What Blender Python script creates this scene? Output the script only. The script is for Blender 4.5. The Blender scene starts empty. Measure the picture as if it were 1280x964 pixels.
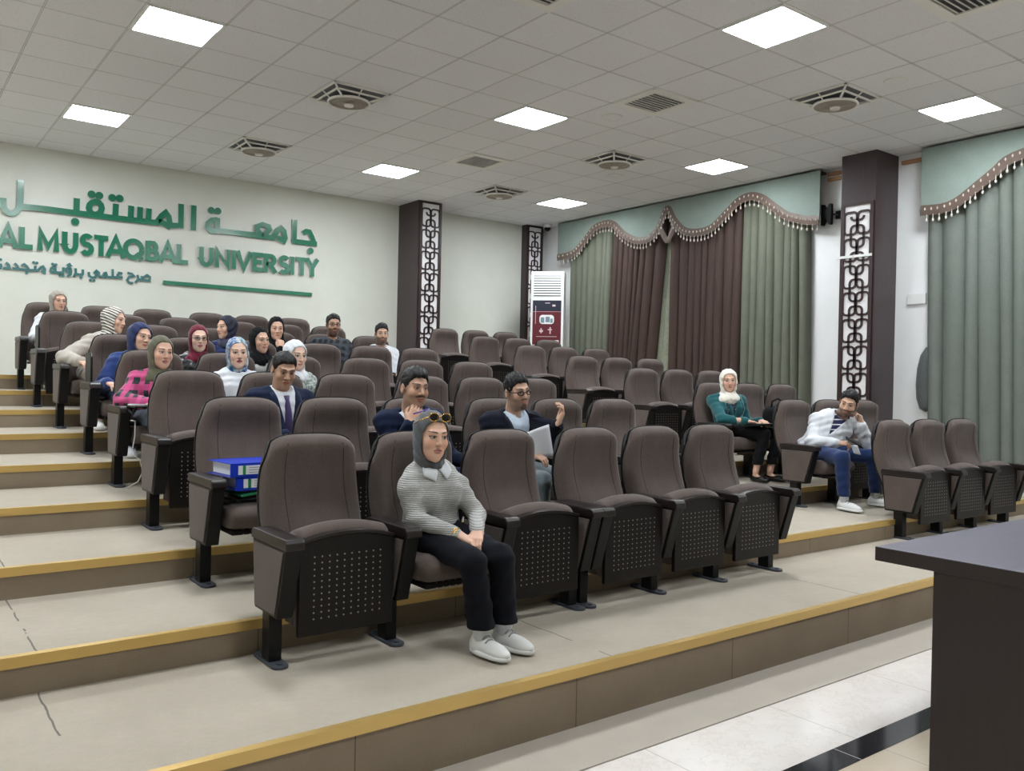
import bpy, bmesh, math, random
import numpy as np
from mathutils import Vector, Matrix
random.seed(7)
S = bpy.context.scene
C = S.collection
PI = math.pi
# ---------------------------------------------------------------- camera, light, exposure
CAM = Vector((0, 0, 1.45))
YAW, PITCH, ROLL = math.radians(37.183), math.radians(-0.334), math.radians(1.2065)
_f = Vector((math.sin(YAW)*math.cos(PITCH), math.cos(YAW)*math.cos(PITCH), math.sin(PITCH)))
_r0 = Vector((math.cos(YAW), -math.sin(YAW), 0)); _u0 = _r0.cross(_f)
_r = math.cos(ROLL)*_r0 + math.sin(ROLL)*_u0
_u = -math.sin(ROLL)*_r0 + math.cos(ROLL)*_u0
cd = bpy.data.cameras.new('camera'); cam = bpy.data.objects.new('camera', cd); C.objects.link(cam)
cd.sensor_width = 36; cd.sensor_fit = 'HORIZONTAL'; cd.lens = 36*1062.147/1280; cd.clip_start = 0.05
M = Matrix((( _r.x, _u.x, -_f.x, CAM.x), (_r.y, _u.y, -_f.y, CAM.y), (_r.z, _u.z, -_f.z, CAM.z), (0, 0, 0, 1)))
cam.matrix_world = M
S.camera = cam
w = bpy.data.worlds.new('world'); S.world = w; w.use_nodes = True
w.node_tree.nodes['Background'].inputs[0].default_value = (0.75, 0.85, 1, 1)
w.node_tree.nodes['Background'].inputs[1].default_value = 0.25
S.view_settings.view_transform = 'Standard'; S.view_settings.look = 'None'
S.view_settings.gamma = 1; S.view_settings.use_curve_mapping = False
S.view_settings.exposure = 0.0
LIGHT_POWER = 62.0            # emission strength of the ceiling panels
HC = 4.217                    # ceiling height

# ---------------------------------------------------------------- materials
def srgb(r, g=None, b=None):
    if g is None: g = b = r
    f = lambda c: (c/255/12.92) if c/255 <= .04045 else ((c/255+.055)/1.055)**2.4
    return (f(r), f(g), f(b), 1)
class NT:
    def __init__(s, m): s.t = m.node_tree; s.n = s.t.nodes; s.l = s.t.links
    def new(s, t, **k):
        x = s.n.new(t)
        for a, v in k.items(): setattr(x, a, v)
        return x
    def math(s, op, a, b=None, c=None):
        x = s.new('ShaderNodeMath', operation=op)
        for i, v in enumerate((a, b, c)):
            if v is None: continue
            if isinstance(v, (int, float)): x.inputs[i].default_value = v
            else: s.l.new(v, x.inputs[i])
        return x.outputs[0]
    def mix(s, fac, a, b):
        x = s.new('ShaderNodeMix', data_type='RGBA')
        for i, v in ((0, fac), (6, a), (7, b)):
            if isinstance(v, (int, float)): x.inputs[i].default_value = v
            elif isinstance(v, tuple): x.inputs[i].default_value = v
            else: s.l.new(v, x.inputs[i])
        return x.outputs[2]
    def coord(s, kind='Object'):
        return s.new('ShaderNodeTexCoord').outputs[kind]
    def xyz(s, v):
        x = s.new('ShaderNodeSeparateXYZ'); s.l.new(v, x.inputs[0]); return x.outputs
    def noise(s, v, scale, detail=3, rough=.5, col=False, vscale=None):
        if vscale:
            m = s.new('ShaderNodeMapping'); s.l.new(v, m.inputs[0]); m.inputs['Scale'].default_value = vscale; v = m.outputs[0]
        x = s.new('ShaderNodeTexNoise'); s.l.new(v, x.inputs['Vector'])
        x.inputs['Scale'].default_value = scale; x.inputs['Detail'].default_value = detail; x.inputs['Roughness'].default_value = rough
        return x.outputs['Color' if col else 'Fac']
    def ramp(s, f, stops):
        x = s.new('ShaderNodeValToRGB'); s.l.new(f, x.inputs[0]); e = x.color_ramp.elements
        while len(e) < len(stops): e.new(.5)
        for i, (p, c) in enumerate(stops): e[i].position = p; e[i].color = c
        return x.outputs[0]
    def bump(s, h, strength=.3, dist=.01):
        x = s.new('ShaderNodeBump'); x.inputs['Strength'].default_value = strength; x.inputs['Distance'].default_value = dist
        s.l.new(h, x.inputs['Height']); return x.outputs[0]
def mat(name, col=(.5, .5, .5, 1), rough=.6, metal=0, spec=.5, build=None, sheen=0, emit=None, coat=0):
    m = bpy.data.materials.new(name); m.use_nodes = True
    b = m.node_tree.nodes['Principled BSDF']
    b.inputs['Base Color'].default_value = col; b.inputs['Roughness'].default_value = rough
    b.inputs['Metallic'].default_value = metal; b.inputs['Specular IOR Level'].default_value = spec
    b.inputs['Sheen Weight'].default_value = sheen; b.inputs['Coat Weight'].default_value = coat
    if emit: b.inputs['Emission Color'].default_value = emit[0]; b.inputs['Emission Strength'].default_value = emit[1]
    t = NT(m); t.b = b
    if build: build(t, b)
    else:   # faint mottling so that no surface is perfectly uniform
        n = t.noise(t.coord(), 9, 4)
        c = t.mix(t.math('MULTIPLY', n, .22), col, tuple(x*.72 for x in col[:3])+(1,))
        t.l.new(c, b.inputs['Base Color'])
    return m
def fabric(name, col, scale=160, dark=.7, rough=.9, sheen=.25, bump=.25):
    def bd(t, b):
        v = t.coord()
        n = t.noise(v, scale, 2, .6); n2 = t.noise(v, 6, 3)
        f = t.math('ADD', t.math('MULTIPLY', n, .6), t.math('MULTIPLY', n2, .5))
        t.l.new(t.mix(f, tuple(c*dark for c in col[:3])+(1,), tuple(min(1, c*1.18) for c in col[:3])+(1,)), b.inputs['Base Color'])
        t.l.new(t.bump(n, bump, .002), b.inputs['Normal'])
    return mat(name, col, rough, sheen=sheen, spec=.2, build=bd)
MT = {}
def chair_fabric(t, b):
    v = t.coord(); n = t.noise(v, 220, 2, .7, vscale=(1, 1, .35)); n2 = t.noise(v, 7, 3, vscale=(1.6, 1, .5))
    f = t.math('ADD', t.math('MULTIPLY', n, .6), t.math('MULTIPLY', n2, .45))
    t.l.new(t.mix(f, srgb(60, 51, 48), srgb(110, 97, 92)), b.inputs['Base Color'])
    t.l.new(t.bump(n, .25, .002), b.inputs['Normal'])
MT['chair'] = mat('chair_fabric', srgb(78, 68, 63), .9, spec=.15, sheen=.2, build=chair_fabric)
MT['plastic'] = mat('black_plastic', srgb(10, 11, 13), .42, spec=.3)
MT['gloss'] = mat('glossy_dark_wood', srgb(26, 17, 16), .36, spec=.5)
MT['steel'] = mat('grey_painted_steel', srgb(74, 78, 88), .55, metal=.2)
def perf(t, b):
    x, y, z = t.xyz(t.coord())[:3]
    px = t.math('SUBTRACT', t.math('FRACT', t.math('MULTIPLY', x, 1/.034)), .5)
    pz = t.math('MULTIPLY', t.math('SUBTRACT', t.math('FRACT', t.math('MULTIPLY', z, 1/.0258)), .5), .76)
    d = t.math('SQRT', t.math('ADD', t.math('MULTIPLY', px, px), t.math('MULTIPLY', pz, pz)))
    m = t.math('LESS_THAN', d, .105)
    inx = t.math('LESS_THAN', t.math('ABSOLUTE', x), .170)
    inz = t.math('MULTIPLY', t.math('GREATER_THAN', z, .18), t.math('LESS_THAN', z, .455))
    m = t.math('MULTIPLY', m, t.math('MULTIPLY', inx, inz))
    g = t.noise(t.coord(), 30, 4, vscale=(1, 1, .1))
    base = t.mix(g, srgb(12, 9, 9), srgb(22, 16, 15))
    t.l.new(t.mix(m, base, srgb(158, 150, 144)), b.inputs['Base Color'])
MT['perf'] = mat('perforated_dark_veneer', srgb(20, 15, 14), .42, spec=.3, build=perf)
def carpet(t, b):
    v = t.coord(); n = t.noise(v, 260, 2, .8); n2 = t.noise(v, 3.2, 5, .6); n3 = t.noise(v, 26, 4, .7)
    f = t.math('ADD', t.math('MULTIPLY', n, .35), t.math('ADD', t.math('MULTIPLY', n2, .4), t.math('MULTIPLY', n3, .3)))
    col = t.mix(f, srgb(146, 135, 120), srgb(198, 189, 174))
    # carpet seams running down the treads: dark, broken lines
    x, y, z = t.xyz(v)[:3]
    wob = t.math('MULTIPLY', t.math('SUBTRACT', t.noise(v, 9, 2), .5), .02)
    s = None
    for sx in (.52, 2.62, 4.62, 6.6):
        d = t.math('ABSOLUTE', t.math('SUBTRACT', t.math('ADD', x, wob), sx))
        k = t.math('LESS_THAN', d, .0035)
        s = k if s is None else t.math('MAXIMUM', s, k)
    gate = t.math('GREATER_THAN', t.noise(v, 5, 3), .47)
    s = t.math('MULTIPLY', t.math('MULTIPLY', s, gate), .75)
    t.l.new(t.mix(s, col, srgb(60, 54, 48)), b.inputs['Base Color'])
    t.l.new(t.bump(n, .5, .004), b.inputs['Normal'])
MT['carpet'] = mat('beige_carpet', srgb(178, 168, 154), .95, spec=.1, sheen=.2, build=carpet)
def carpet_riser(t, b):
    v = t.coord(); n = t.noise(v, 300, 2, .8, vscale=(.5, 1, 1.5)); n2 = t.noise(v, 5, 4)
    f = t.math('ADD', t.math('MULTIPLY', n, .5), t.math('MULTIPLY', n2, .5))
    x = t.xyz(v)[0]
    k = t.math('LESS_THAN', t.math('ABSOLUTE', t.math('SUBTRACT', t.math('FRACT', t.math('MULTIPLY', t.math('ADD', x, .17), 1/1.02)), .5)), .0025)
    t.l.new(t.mix(t.math('MULTIPLY', k, .6), t.mix(f, srgb(120, 106, 90), srgb(166, 151, 132)), srgb(66, 56, 48)), b.inputs['Base Color'])
    t.l.new(t.bump(n, .5, .004), b.inputs['Normal'])
MT['riser'] = mat('shaded_riser_carpet', srgb(140, 126, 108), .95, spec=.1, build=carpet_riser)  # same carpet as the treads, with the riser shade put into its colour
MT['grey_carpet'] = fabric('grey_floor_carpet', srgb(174, 165, 154), 240, .85)
MT['brass'] = mat('brass_nosing', srgb(216, 182, 112), .34, metal=.55)
def paint(c1, c2, sc=3):
    def bd(t, b):
        v = t.coord(); n = t.noise(v, sc, 5, .6); n2 = t.noise(v, 60, 2)
        t.l.new(t.mix(n, c1, c2), b.inputs['Base Color']); t.l.new(t.bump(n2, .08, .003), b.inputs['Normal'])
    return bd
MT['wall'] = mat('cream_wall_paint', rough=.45, build=paint(srgb(205, 207, 197), srgb(220, 221, 213)))
MT['wall_right'] = mat('white_wall_paint', rough=.45, build=paint(srgb(232, 233, 234), srgb(242, 243, 245)))
def tiles(t, b):
    v = t.coord(); x, y, z = t.xyz(v)[:3]
    fx = t.math('ABSOLUTE', t.math('SUBTRACT', t.math('FRACT', t.math('MULTIPLY', t.math('SUBTRACT', x, 5.828-.3), 1/.6)), .5))
    fy = t.math('ABSOLUTE', t.math('SUBTRACT', t.math('FRACT', t.math('MULTIPLY', t.math('SUBTRACT', y, 4.95-.3), 1/.602)), .5))
    lx = t.math('LESS_THAN', fx, .009); ly = t.math('LESS_THAN', fy, .009)
    l = t.math('MAXIMUM', lx, ly)
    dk = t.math('MAXIMUM', t.math('LESS_THAN', t.math('ABSOLUTE', t.math('SUBTRACT', fx, .012)), .0035), t.math('LESS_THAN', t.math('ABSOLUTE', t.math('SUBTRACT', fy, .012)), .0035))
    dk = t.math('MULTIPLY', dk, t.math('MULTIPLY', t.noise(v, 1.7, 3), 1.1))
    tx = t.new('ShaderNodeTexVoronoi'); t.l.new(v, tx.inputs['Vector']); tx.inputs['Scale'].default_value = 46
    n2 = t.noise(v, .9, 4)
    cellx = t.math('FLOOR', t.math('MULTIPLY', t.math('SUBTRACT', x, 5.828), 1/.6)); celly = t.math('FLOOR', t.math('MULTIPLY', t.math('SUBTRACT', y, 4.95), 1/.602))
    cv = t.new('ShaderNodeCombineXYZ'); t.l.new(cellx, cv.inputs[0]); t.l.new(celly, cv.inputs[1])
    wn = t.new('ShaderNodeTexWhiteNoise'); t.l.new(cv.outputs[0], wn.inputs['Vector'])
    f = t.math('ADD', t.math('MULTIPLY', wn.outputs['Value'], .5), t.math('MULTIPLY', n2, .5))
    base = t.mix(f, srgb(222, 222, 226), srgb(233, 233, 237))
    dots = t.math('MULTIPLY', t.math('LESS_THAN', tx.outputs['Distance'], .22), .22)
    base = t.mix(dots, base, srgb(150, 148, 145))
    c = t.mix(t.math('MULTIPLY', l, .6), base, srgb(206, 205, 202))
    t.l.new(t.mix(t.math('MINIMUM', dk, 1), c, srgb(95, 92, 90)), b.inputs['Base Color'])
    t.l.new(t.bump(t.math('SUBTRACT', tx.outputs['Distance'], t.math('MULTIPLY', l, 2)), .2, .004), b.inputs['Normal'])
MT['ceiling'] = mat('ceiling_tiles', rough=.9, build=tiles)
def marble(t, b):
    v = t.coord(); x, y, z = t.xyz(v)[:3]
    n = t.noise(v, 2.2, 8, .62); n2 = t.noise(v, 5.5, 8, .7)
    vein = t.math('LESS_THAN', t.math('ABSOLUTE', t.math('SUBTRACT', n2, .5)), .012)
    c = t.mix(n, srgb(214, 204, 198), srgb(240, 236, 232))
    c = t.mix(t.math('MULTIPLY', vein, .14), c, srgb(160, 140, 130))
    nb = t.noise(v, 3, 8, .65, vscale=(.4, 1.6, 1))
    cb = t.mix(nb, srgb(190, 172, 148), srgb(226, 214, 196))
    isb = t.math('LESS_THAN', y, 1.79)
    c = t.mix(isb, c, cb)
    g = t.math('LESS_THAN', t.math('ABSOLUTE', t.math('SUBTRACT', t.math('FRACT', t.math('MULTIPLY', t.math('SUBTRACT', x, 2.475-.4), 1/.8)), .5)), .0022)
    t.l.new(t.mix(t.math('MULTIPLY', g, .6), c, srgb(130, 120, 112)), b.inputs['Base Color'])
MT['marble'] = mat('polished_marble', rough=.12, build=marble, spec=.5)
def blackstone(t, b):
    v = t.coord(); x = t.xyz(v)[0]
    n = t.noise(v, 70, 3); f = t.math('GREATER_THAN', n, .68)
    g = t.math('LESS_THAN', t.math('ABSOLUTE', t.math('SUBTRACT', x, 3.105)), .0025)
    c = t.mix(t.math('MULTIPLY', f, .4), srgb(20, 22, 27), srgb(120, 124, 134))
    t.l.new(t.mix(g, c, srgb(170, 170, 170)), b.inputs['Base Color'])
MT['black'] = mat('black_granite', rough=.08, build=blackstone)
def wood(c1, c2, ax='z'):
    sc = {'z': (14, 14, .8), 'x': (.8, 14, 14), 'y': (14, .8, 14)}[ax]
    def bd(t, b):
        v = t.coord(); n = t.noise(v, 4, 6, .6, vscale=sc)
        t.l.new(t.mix(n, c1, c2), b.inputs['Base Color']); t.l.new(t.bump(n, .06, .002), b.inputs['Normal'])
    return bd
MT['pillar'] = mat('dark_wenge_veneer', rough=.38, build=wood(srgb(44, 33, 37), srgb(70, 55, 57)))
MT['lattice'] = mat('dark_red_brown_lattice', srgb(46, 24, 26), .45)
MT['backing'] = mat('white_backing_board', srgb(244, 242, 244), .4)
MT['desk'] = mat('desk_dark_veneer', rough=.35, build=wood(srgb(26, 18, 18), srgb(44, 33, 31)))
MT['desk_top'] = mat('desk_top_sheen', rough=.3, build=wood(srgb(92, 88, 104), srgb(112, 108, 122), 'x'))  # sheen of the ceiling lights painted in as a paler lavender base
MT['white'] = mat('white_plastic', srgb(232, 233, 232), .4)
MT['offwhite'] = mat('aged_white_plastic', srgb(232, 230, 226), .5)
MT['fan_grey'] = mat('fan_grille_grey', srgb(176, 168, 158), .6)
MT['dark'] = mat('recess_shade', srgb(120, 122, 126), .8)  # grey that stands for the shade inside the fan boxes
MT['vent_dark'] = mat('vent_shade', srgb(52, 52, 54), .9)  # dark colour that stands for the shade behind the slats
MT['panel'] = mat('led_panel', srgb(255, 255, 255), .5, emit=((.91, .965, 1, 1), LIGHT_POWER))

# ---------------------------------------------------------------- mesh helpers
def link(o, parent=None):
    C.objects.link(o)
    if parent is not None: o.parent = parent
    return o
def mesh(name, verts, faces, m=None, parent=None, smooth=False, mats=None, fm=None):
    me = bpy.data.meshes.new(name); me.from_pydata([tuple(v) for v in verts], [], [tuple(f) for f in faces])
    for x in (mats or ([m] if m else [])): me.materials.append(x)
    if fm is not None: me.polygons.foreach_set('material_index', fm)
    if smooth: me.polygons.foreach_set('use_smooth', [True]*len(me.polygons))
    me.update()
    return link(bpy.data.objects.new(name, me), parent)
class MB:
    """collects primitives into one mesh"""
    def __init__(s): s.v = []; s.f = []; s.m = []
    def add(s, v, f, mi=0):
        o = len(s.v); s.v += [tuple(x) for x in v]; s.f += [tuple(i+o for i in q) for q in f]; s.m += [mi]*len(f); return s
    def box(s, x0, x1, y0, y1, z0, z1, mi=0, bev=0):
        if bev:
            bm = bmesh.new(); bmesh.ops.create_cube(bm, size=1)
            for v in bm.verts: v.co = Vector(((x0+x1)/2+v.co.x*(x1-x0), (y0+y1)/2+v.co.y*(y1-y0), (z0+z1)/2+v.co.z*(z1-z0)))
            bmesh.ops.bevel(bm, geom=list(bm.edges), offset=bev, segments=2, affect='EDGES', profile=.6)
            return s.bm(bm, mi)
        v = [(x, y, z) for x in (x0, x1) for y in (y0, y1) for z in (z0, z1)]
        return s.add(v, [(0, 1, 3, 2), (4, 6, 7, 5), (0, 4, 5, 1), (2, 3, 7, 6), (0, 2, 6, 4), (1, 5, 7, 3)], mi)
    def bm(s, bm, mi=0):
        bm.verts.ensure_lookup_table()
        for i, v in enumerate(bm.verts): v.index = i
        s.add([v.co[:] for v in bm.verts], [[v.index for v in f.verts] for f in bm.faces], mi); bm.free(); return s
    def prism(s, poly, a, b, axis='x', mi=0, bev=0):
        """poly: 2D outline extruded from a to b along axis (x: poly=(y,z); y: poly=(x,z); z: poly=(x,y))"""
        mk = {'x': lambda p, t: (t, p[0], p[1]), 'y': lambda p, t: (p[0], t, p[1]), 'z': lambda p, t: (p[0], p[1], t)}[axis]
        bm = bmesh.new(); n = len(poly)
        A = [bm.verts.new(mk(p, a)) for p in poly]; B = [bm.verts.new(mk(p, b)) for p in poly]
        bm.faces.new(A); bm.faces.new(B[::-1])
        for i in range(n): bm.faces.new((A[i], B[i], B[(i+1) % n], A[(i+1) % n]))
        bmesh.ops.recalc_face_normals(bm, faces=list(bm.faces))
        if bev: bmesh.ops.bevel(bm, geom=list(bm.edges), offset=bev, segments=2, affect='EDGES', profile=.6)
        return s.bm(bm, mi)
    def tube(s, pts, r, n=8, mi=0, cap=True, closed=False):
        P = [Vector(p) for p in pts]; rr = r if isinstance(r, (list, tuple)) else [r]*len(P); L = len(P); v = []; nrm = None
        for i, p in enumerate(P):
            a = P[(i-1) % L] if (i > 0 or closed) else p; b = P[(i+1) % L] if (i < L-1 or closed) else p
            d = (b-a).normalized()
            if nrm is None:
                nrm = d.orthogonal().normalized()
            nrm = (nrm - d*nrm.dot(d)).normalized(); bn = d.cross(nrm)
            v += [p + rr[i]*(math.cos(2*PI*k/n)*nrm + math.sin(2*PI*k/n)*bn) for k in range(n)]
        f = []
        for i in range(L if closed else L-1):
            j = (i+1) % L
            f += [(i*n+k, i*n+(k+1) % n, j*n+(k+1) % n, j*n+k) for k in range(n)]
        if cap and not closed: f += [tuple(range(n))[::-1], tuple((L-1)*n+k for k in range(n))]
        return s.add(v, f, mi)
    def disc(s, c, r, h, n=20, mi=0, r2=None):
        x, y, z = c; r2 = r if r2 is None else r2
        v = [(x+r*math.cos(2*PI*k/n), y+r*math.sin(2*PI*k/n), z) for k in range(n)]+[(x+r2*math.cos(2*PI*k/n), y+r2*math.sin(2*PI*k/n), z+h) for k in range(n)]
        return s.add(v, [tuple(range(n))[::-1], tuple(range(n, 2*n))]+[(k, (k+1) % n, n+(k+1) % n, n+k) for k in range(n)], mi)
    def obj(s, name, m, parent=None, smooth=False):
        ms = m if isinstance(m, list) else [m]
        return mesh(name, s.v, s.f, None, parent, smooth, ms, s.m)
def tag(o, label, cat, group=None, kind=None):
    o['label'] = label; o['category'] = cat
    if group: o['group'] = group
    if kind: o['kind'] = kind
    return o
def structure(o, label=None):
    o['kind'] = 'structure'
    if label: o['label'] = label
    return o
def thing(name, label, cat, loc=(0, 0, 0), rz=0, group=None):
    o = bpy.data.objects.new(name, None); o.empty_display_size = .1; link(o)
    o.location = loc; o.rotation_euler = (0, 0, rz)
    return tag(o, label, cat, group)
def dup(src, loc, rz=None, label=None, parent=None):
    def cp(o, par):
        c = o.copy(); C.objects.link(c)
        if par is not None: c.parent = par
        for ch in o.children: cp(ch, c)
        return c
    r = cp(src, None); r.location = loc
    if rz is not None: r.rotation_euler = (0, 0, rz)
    if label: r['label'] = label
    return r

# ---------------------------------------------------------------- room shell
XW, YB, XL, YF = 9.75, 12.0, -3.0, -3.5      # right wall, back wall, left wall, front wall
structure(MB().box(XL-.2, XW+.2, YF-.2, YB+.2, -.2, 0).obj('floor', MT['marble']), 'pale polished marble floor in front of the stepped platform')
structure(MB().box(XL-.2, XW+.2, YF-.2, YB+.2, HC, HC+.2).obj('ceiling', MT['ceiling']), 'suspended ceiling of square textured white tiles')
structure(MB().box(XL-.2, XW+.2, YB, YB+.2, 0, HC).obj('wall_back', MT['wall']), 'cream back wall with green lettering')
structure(MB().box(XW, XW+.2, YF, YB, 0, HC).obj('wall_right', MT['wall_right']), 'white right wall behind the curtains')
structure(MB().box(XL-.2, XL, YF, YB, 0, HC).obj('wall_left', MT['wall']))
structure(MB().box(XL, XW, YF-.2, YF, 0, HC).obj('wall_front', MT['wall']))
structure(MB().box(XL, XW, 1.79, 1.91, 0, .002).obj('trim_1', MT['black']), 'black granite strip across the marble floor')
structure(MB().box(XL, XW, 2.34, 2.66, 0, .006).obj('trim_2', MT['grey_carpet']), 'grey carpet strip at the foot of the platform')
def nose(k): return 2.646+.925*(k-1)+(0, 0, 0, 0, .01, .04, .09, .16, .27)[k-1]
def lev(k): return .249+.143*(k-1)
for k in range(1, 10):
    y0 = nose(k); y1 = nose(k+1) if k < 9 else YB; z1 = lev(k)
    b = MB().box(XL, XW, y0, y1+(.001 if k < 9 else 0), 0, z1, 0)
    b.m = [1 if i == 2 else 0 for i in range(6)]
    structure(b.obj('platform_step', [MT['carpet'], MT['riser']]), 'carpeted platform step, number %d from the floor' % k)
    n = MB().prism([(y0-.006, z1-.036), (y0-.006, z1+.006), (y0+.030, z1+.006), (y0+.030, z1+.001), (y0-.001, z1+.001), (y0-.001, z1-.036)], XL, XW, 'x')
    structure(n.obj('trim_%d' % (k+2), MT['brass']), 'brass nosing along the edge of platform step %d' % k)

# ---------------------------------------------------------------- ceiling fixtures
def cx(i): return 5.828+.6*(i+.5)
def cy(j): return 4.95+.602*(j+.5)
def ceiling_light(i, j, label):
    t = thing('ceiling_light', label, 'ceiling light', (cx(i), cy(j), HC), 0, 'square ceiling light panels')
    f = MB()
    for a, b, c, d in ((-.298, .298, -.298, -.272), (-.298, .298, .272, .298), (-.298, -.272, -.272, .272), (.272, .298, -.272, .272)):
        f.box(a, b, c, d, -.012, .004)
    f.obj('frame', MT['white'], t)
    MB().box(-.272, .272, -.272, .272, -.009, .002).obj('diffuser', MT['panel'], t)
LB = {(-7, -2): None}
seen = [(-7, 3, 'bright square ceiling light at top left, nearer of the two above the wall lettering'),
        (-7, 8, 'bright square ceiling light close to the back wall above the green wall lettering'),
        (-1, -2, 'bright square ceiling light nearest the camera, beside the top edge of the photo'),
        (-1, 3, 'bright square ceiling light in the middle of the ceiling between two air vents'),
        (-1, 8, 'bright square ceiling light in front of the left patterned pillar'),
        (4, -2, 'bright square ceiling light above the right curtain with the blue valance'),
        (4, 3, 'bright square ceiling light above the brown and green curtain, nearer of two'),
        (4, 8, 'bright square ceiling light in the far corner by the air conditioner')]
for i, j, l in seen: ceiling_light(i, j, l)
for i, j in ((-7, -2), (-7, -7), (-1, -7), (4, -7), (-12, -2), (-12, 3), (-12, 8)):
    ceiling_light(i, j, 'square ceiling light panel outside the photo')
def fan(i, j, label):
    t = thing('ceiling_fan', label, 'ceiling fan', (cx(i), cy(j), HC), 0, 'box fans set in the ceiling')
    f = MB()
    for s in (-1, 1):
        f.box(-.295, .295, s*.285-.01, s*.285+.01, -.016, .002); f.box(s*.285-.01, s*.285+.01, -.295, .295, -.016, .002)
        f.box(-.24, .24, s*.235-.008, s*.235+.008, -.05, -.036); f.box(s*.235-.008, s*.235+.008, -.24, .24, -.05, -.036)
    for a in (1, -1):
        for b in (1, -1):
            f.tube([(a*.287, b*.287, -.01), (a*.235, b*.235, -.043), (a*.14, b*.14, -.075)], .011, 6)
        f.tube([(a*.287, 0, -.01), (a*.235, 0, -.043), (a*.2, 0, -.07)], .007, 6); f.tube([(0, a*.287, -.01), (0, a*.235, -.043), (0, a*.2, -.07)], .007, 6)
    ring = [(.2*math.cos(2*PI*k/32), .2*math.sin(2*PI*k/32), -.075) for k in range(32)]
    f.tube(ring, .012, 6, closed=True)
    f.obj('frame', MT['offwhite'], t)
    MB().box(-.275, .275, -.275, .275, -.006, -.001).obj('opening', MT['dark'], t)  # solid flat plate, recess shade carried by its colour
    g = MB()
    for r in (.04, .065, .09, .115, .14, .165, .185):
        g.tube([(r*math.cos(2*PI*k/28), r*math.sin(2*PI*k/28), -.082-.02*(1-(r/.19)**2)) for k in range(28)], .0035, 5, closed=True)
    g.disc((0, 0, -.07), .195, .006, 32)
    g.obj('grille', MT['fan_grey'], t)
    MB().disc((0, 0, -.112), .045, .02, 20, r2=.05).obj('hub', MT['offwhite'], t)
fan(-4, 4, 'square ceiling fan with round grille nearest the top left light')
fan(-4, 8, 'square ceiling fan with round grille above the university name')
fan(2, 4, 'square ceiling fan with round grille above the middle of the curtain')
fan(2, 8, 'square ceiling fan with round grille between the two back wall pillars')
fan(2, -1, 'square ceiling fan with round grille nearest the right dark pillar')
def vent(i, j, label):
    t = thing('air_vent', label, 'air vent', (cx(i), cy(j), HC), 0, 'square ceiling air vents')
    f = MB()
    for a, b, c, d in ((-.298, .298, -.298, -.21), (-.298, .298, .21, .298), (-.298, -.21, -.21, .21), (.21, .298, -.21, .21)): f.box(a, b, c, d, -.014, .002)
    f.obj('frame', MT['offwhite'], t)
    MB().box(-.21, .21, -.21, .21, -.003, .001).obj('opening', MT['vent_dark'], t)  # solid flat plate, duct shade carried by its colour
    for k in range(9):
        y = -.19+.0475*k
        MB().box(-.21, .21, y-.003, y+.003, -.0135, -.0035).obj('louvre_slat', MT['offwhite'], t)
vent(0, 6, 'square louvred air vent in front of the left patterned pillar')
vent(0, 1, 'square louvred air vent right of the middle ceiling light')
vent(0, -4, 'square louvred air vent cut off by the top edge near the right corner')
vent(-4, -1, 'square louvred air vent cut off by the top edge near the middle')
for i, j, l in ((0, 2, 'round flush ceiling speaker beside the middle light'), (3, 5, 'round flush ceiling speaker above the curtain'), (2, -2, 'round flush ceiling speaker beside the ceiling fan near the right pillar')):
    t = thing('ceiling_speaker', l, 'speaker', (cx(i), cy(j), HC), 0, 'round ceiling speakers')
    MB().tube([(.1*math.cos(2*PI*k/32), .1*math.sin(2*PI*k/32), -.004) for k in range(32)], .008, 6, closed=True).obj('rim', MT['offwhite'], t, True)
    MB().disc((0, 0, -.008), .094, .008, 32, r2=.098).obj('grille', MT['ceiling'], t)
t = thing('security_camera', 'small white dome security camera in the back right corner', 'camera', (9.56, 11.66, HC))
MB().disc((0, 0, -.05), .075, .05, 24).obj('housing', MT['white'], t)
d = MB(); d.tube([(0, 0, -.05), (0, 0, -.075), (0, 0, -.098), (0, 0, -.112)], [.06, .055, .036, .005], 16); d.obj('dome', MT['plastic'], t, True)

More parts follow.
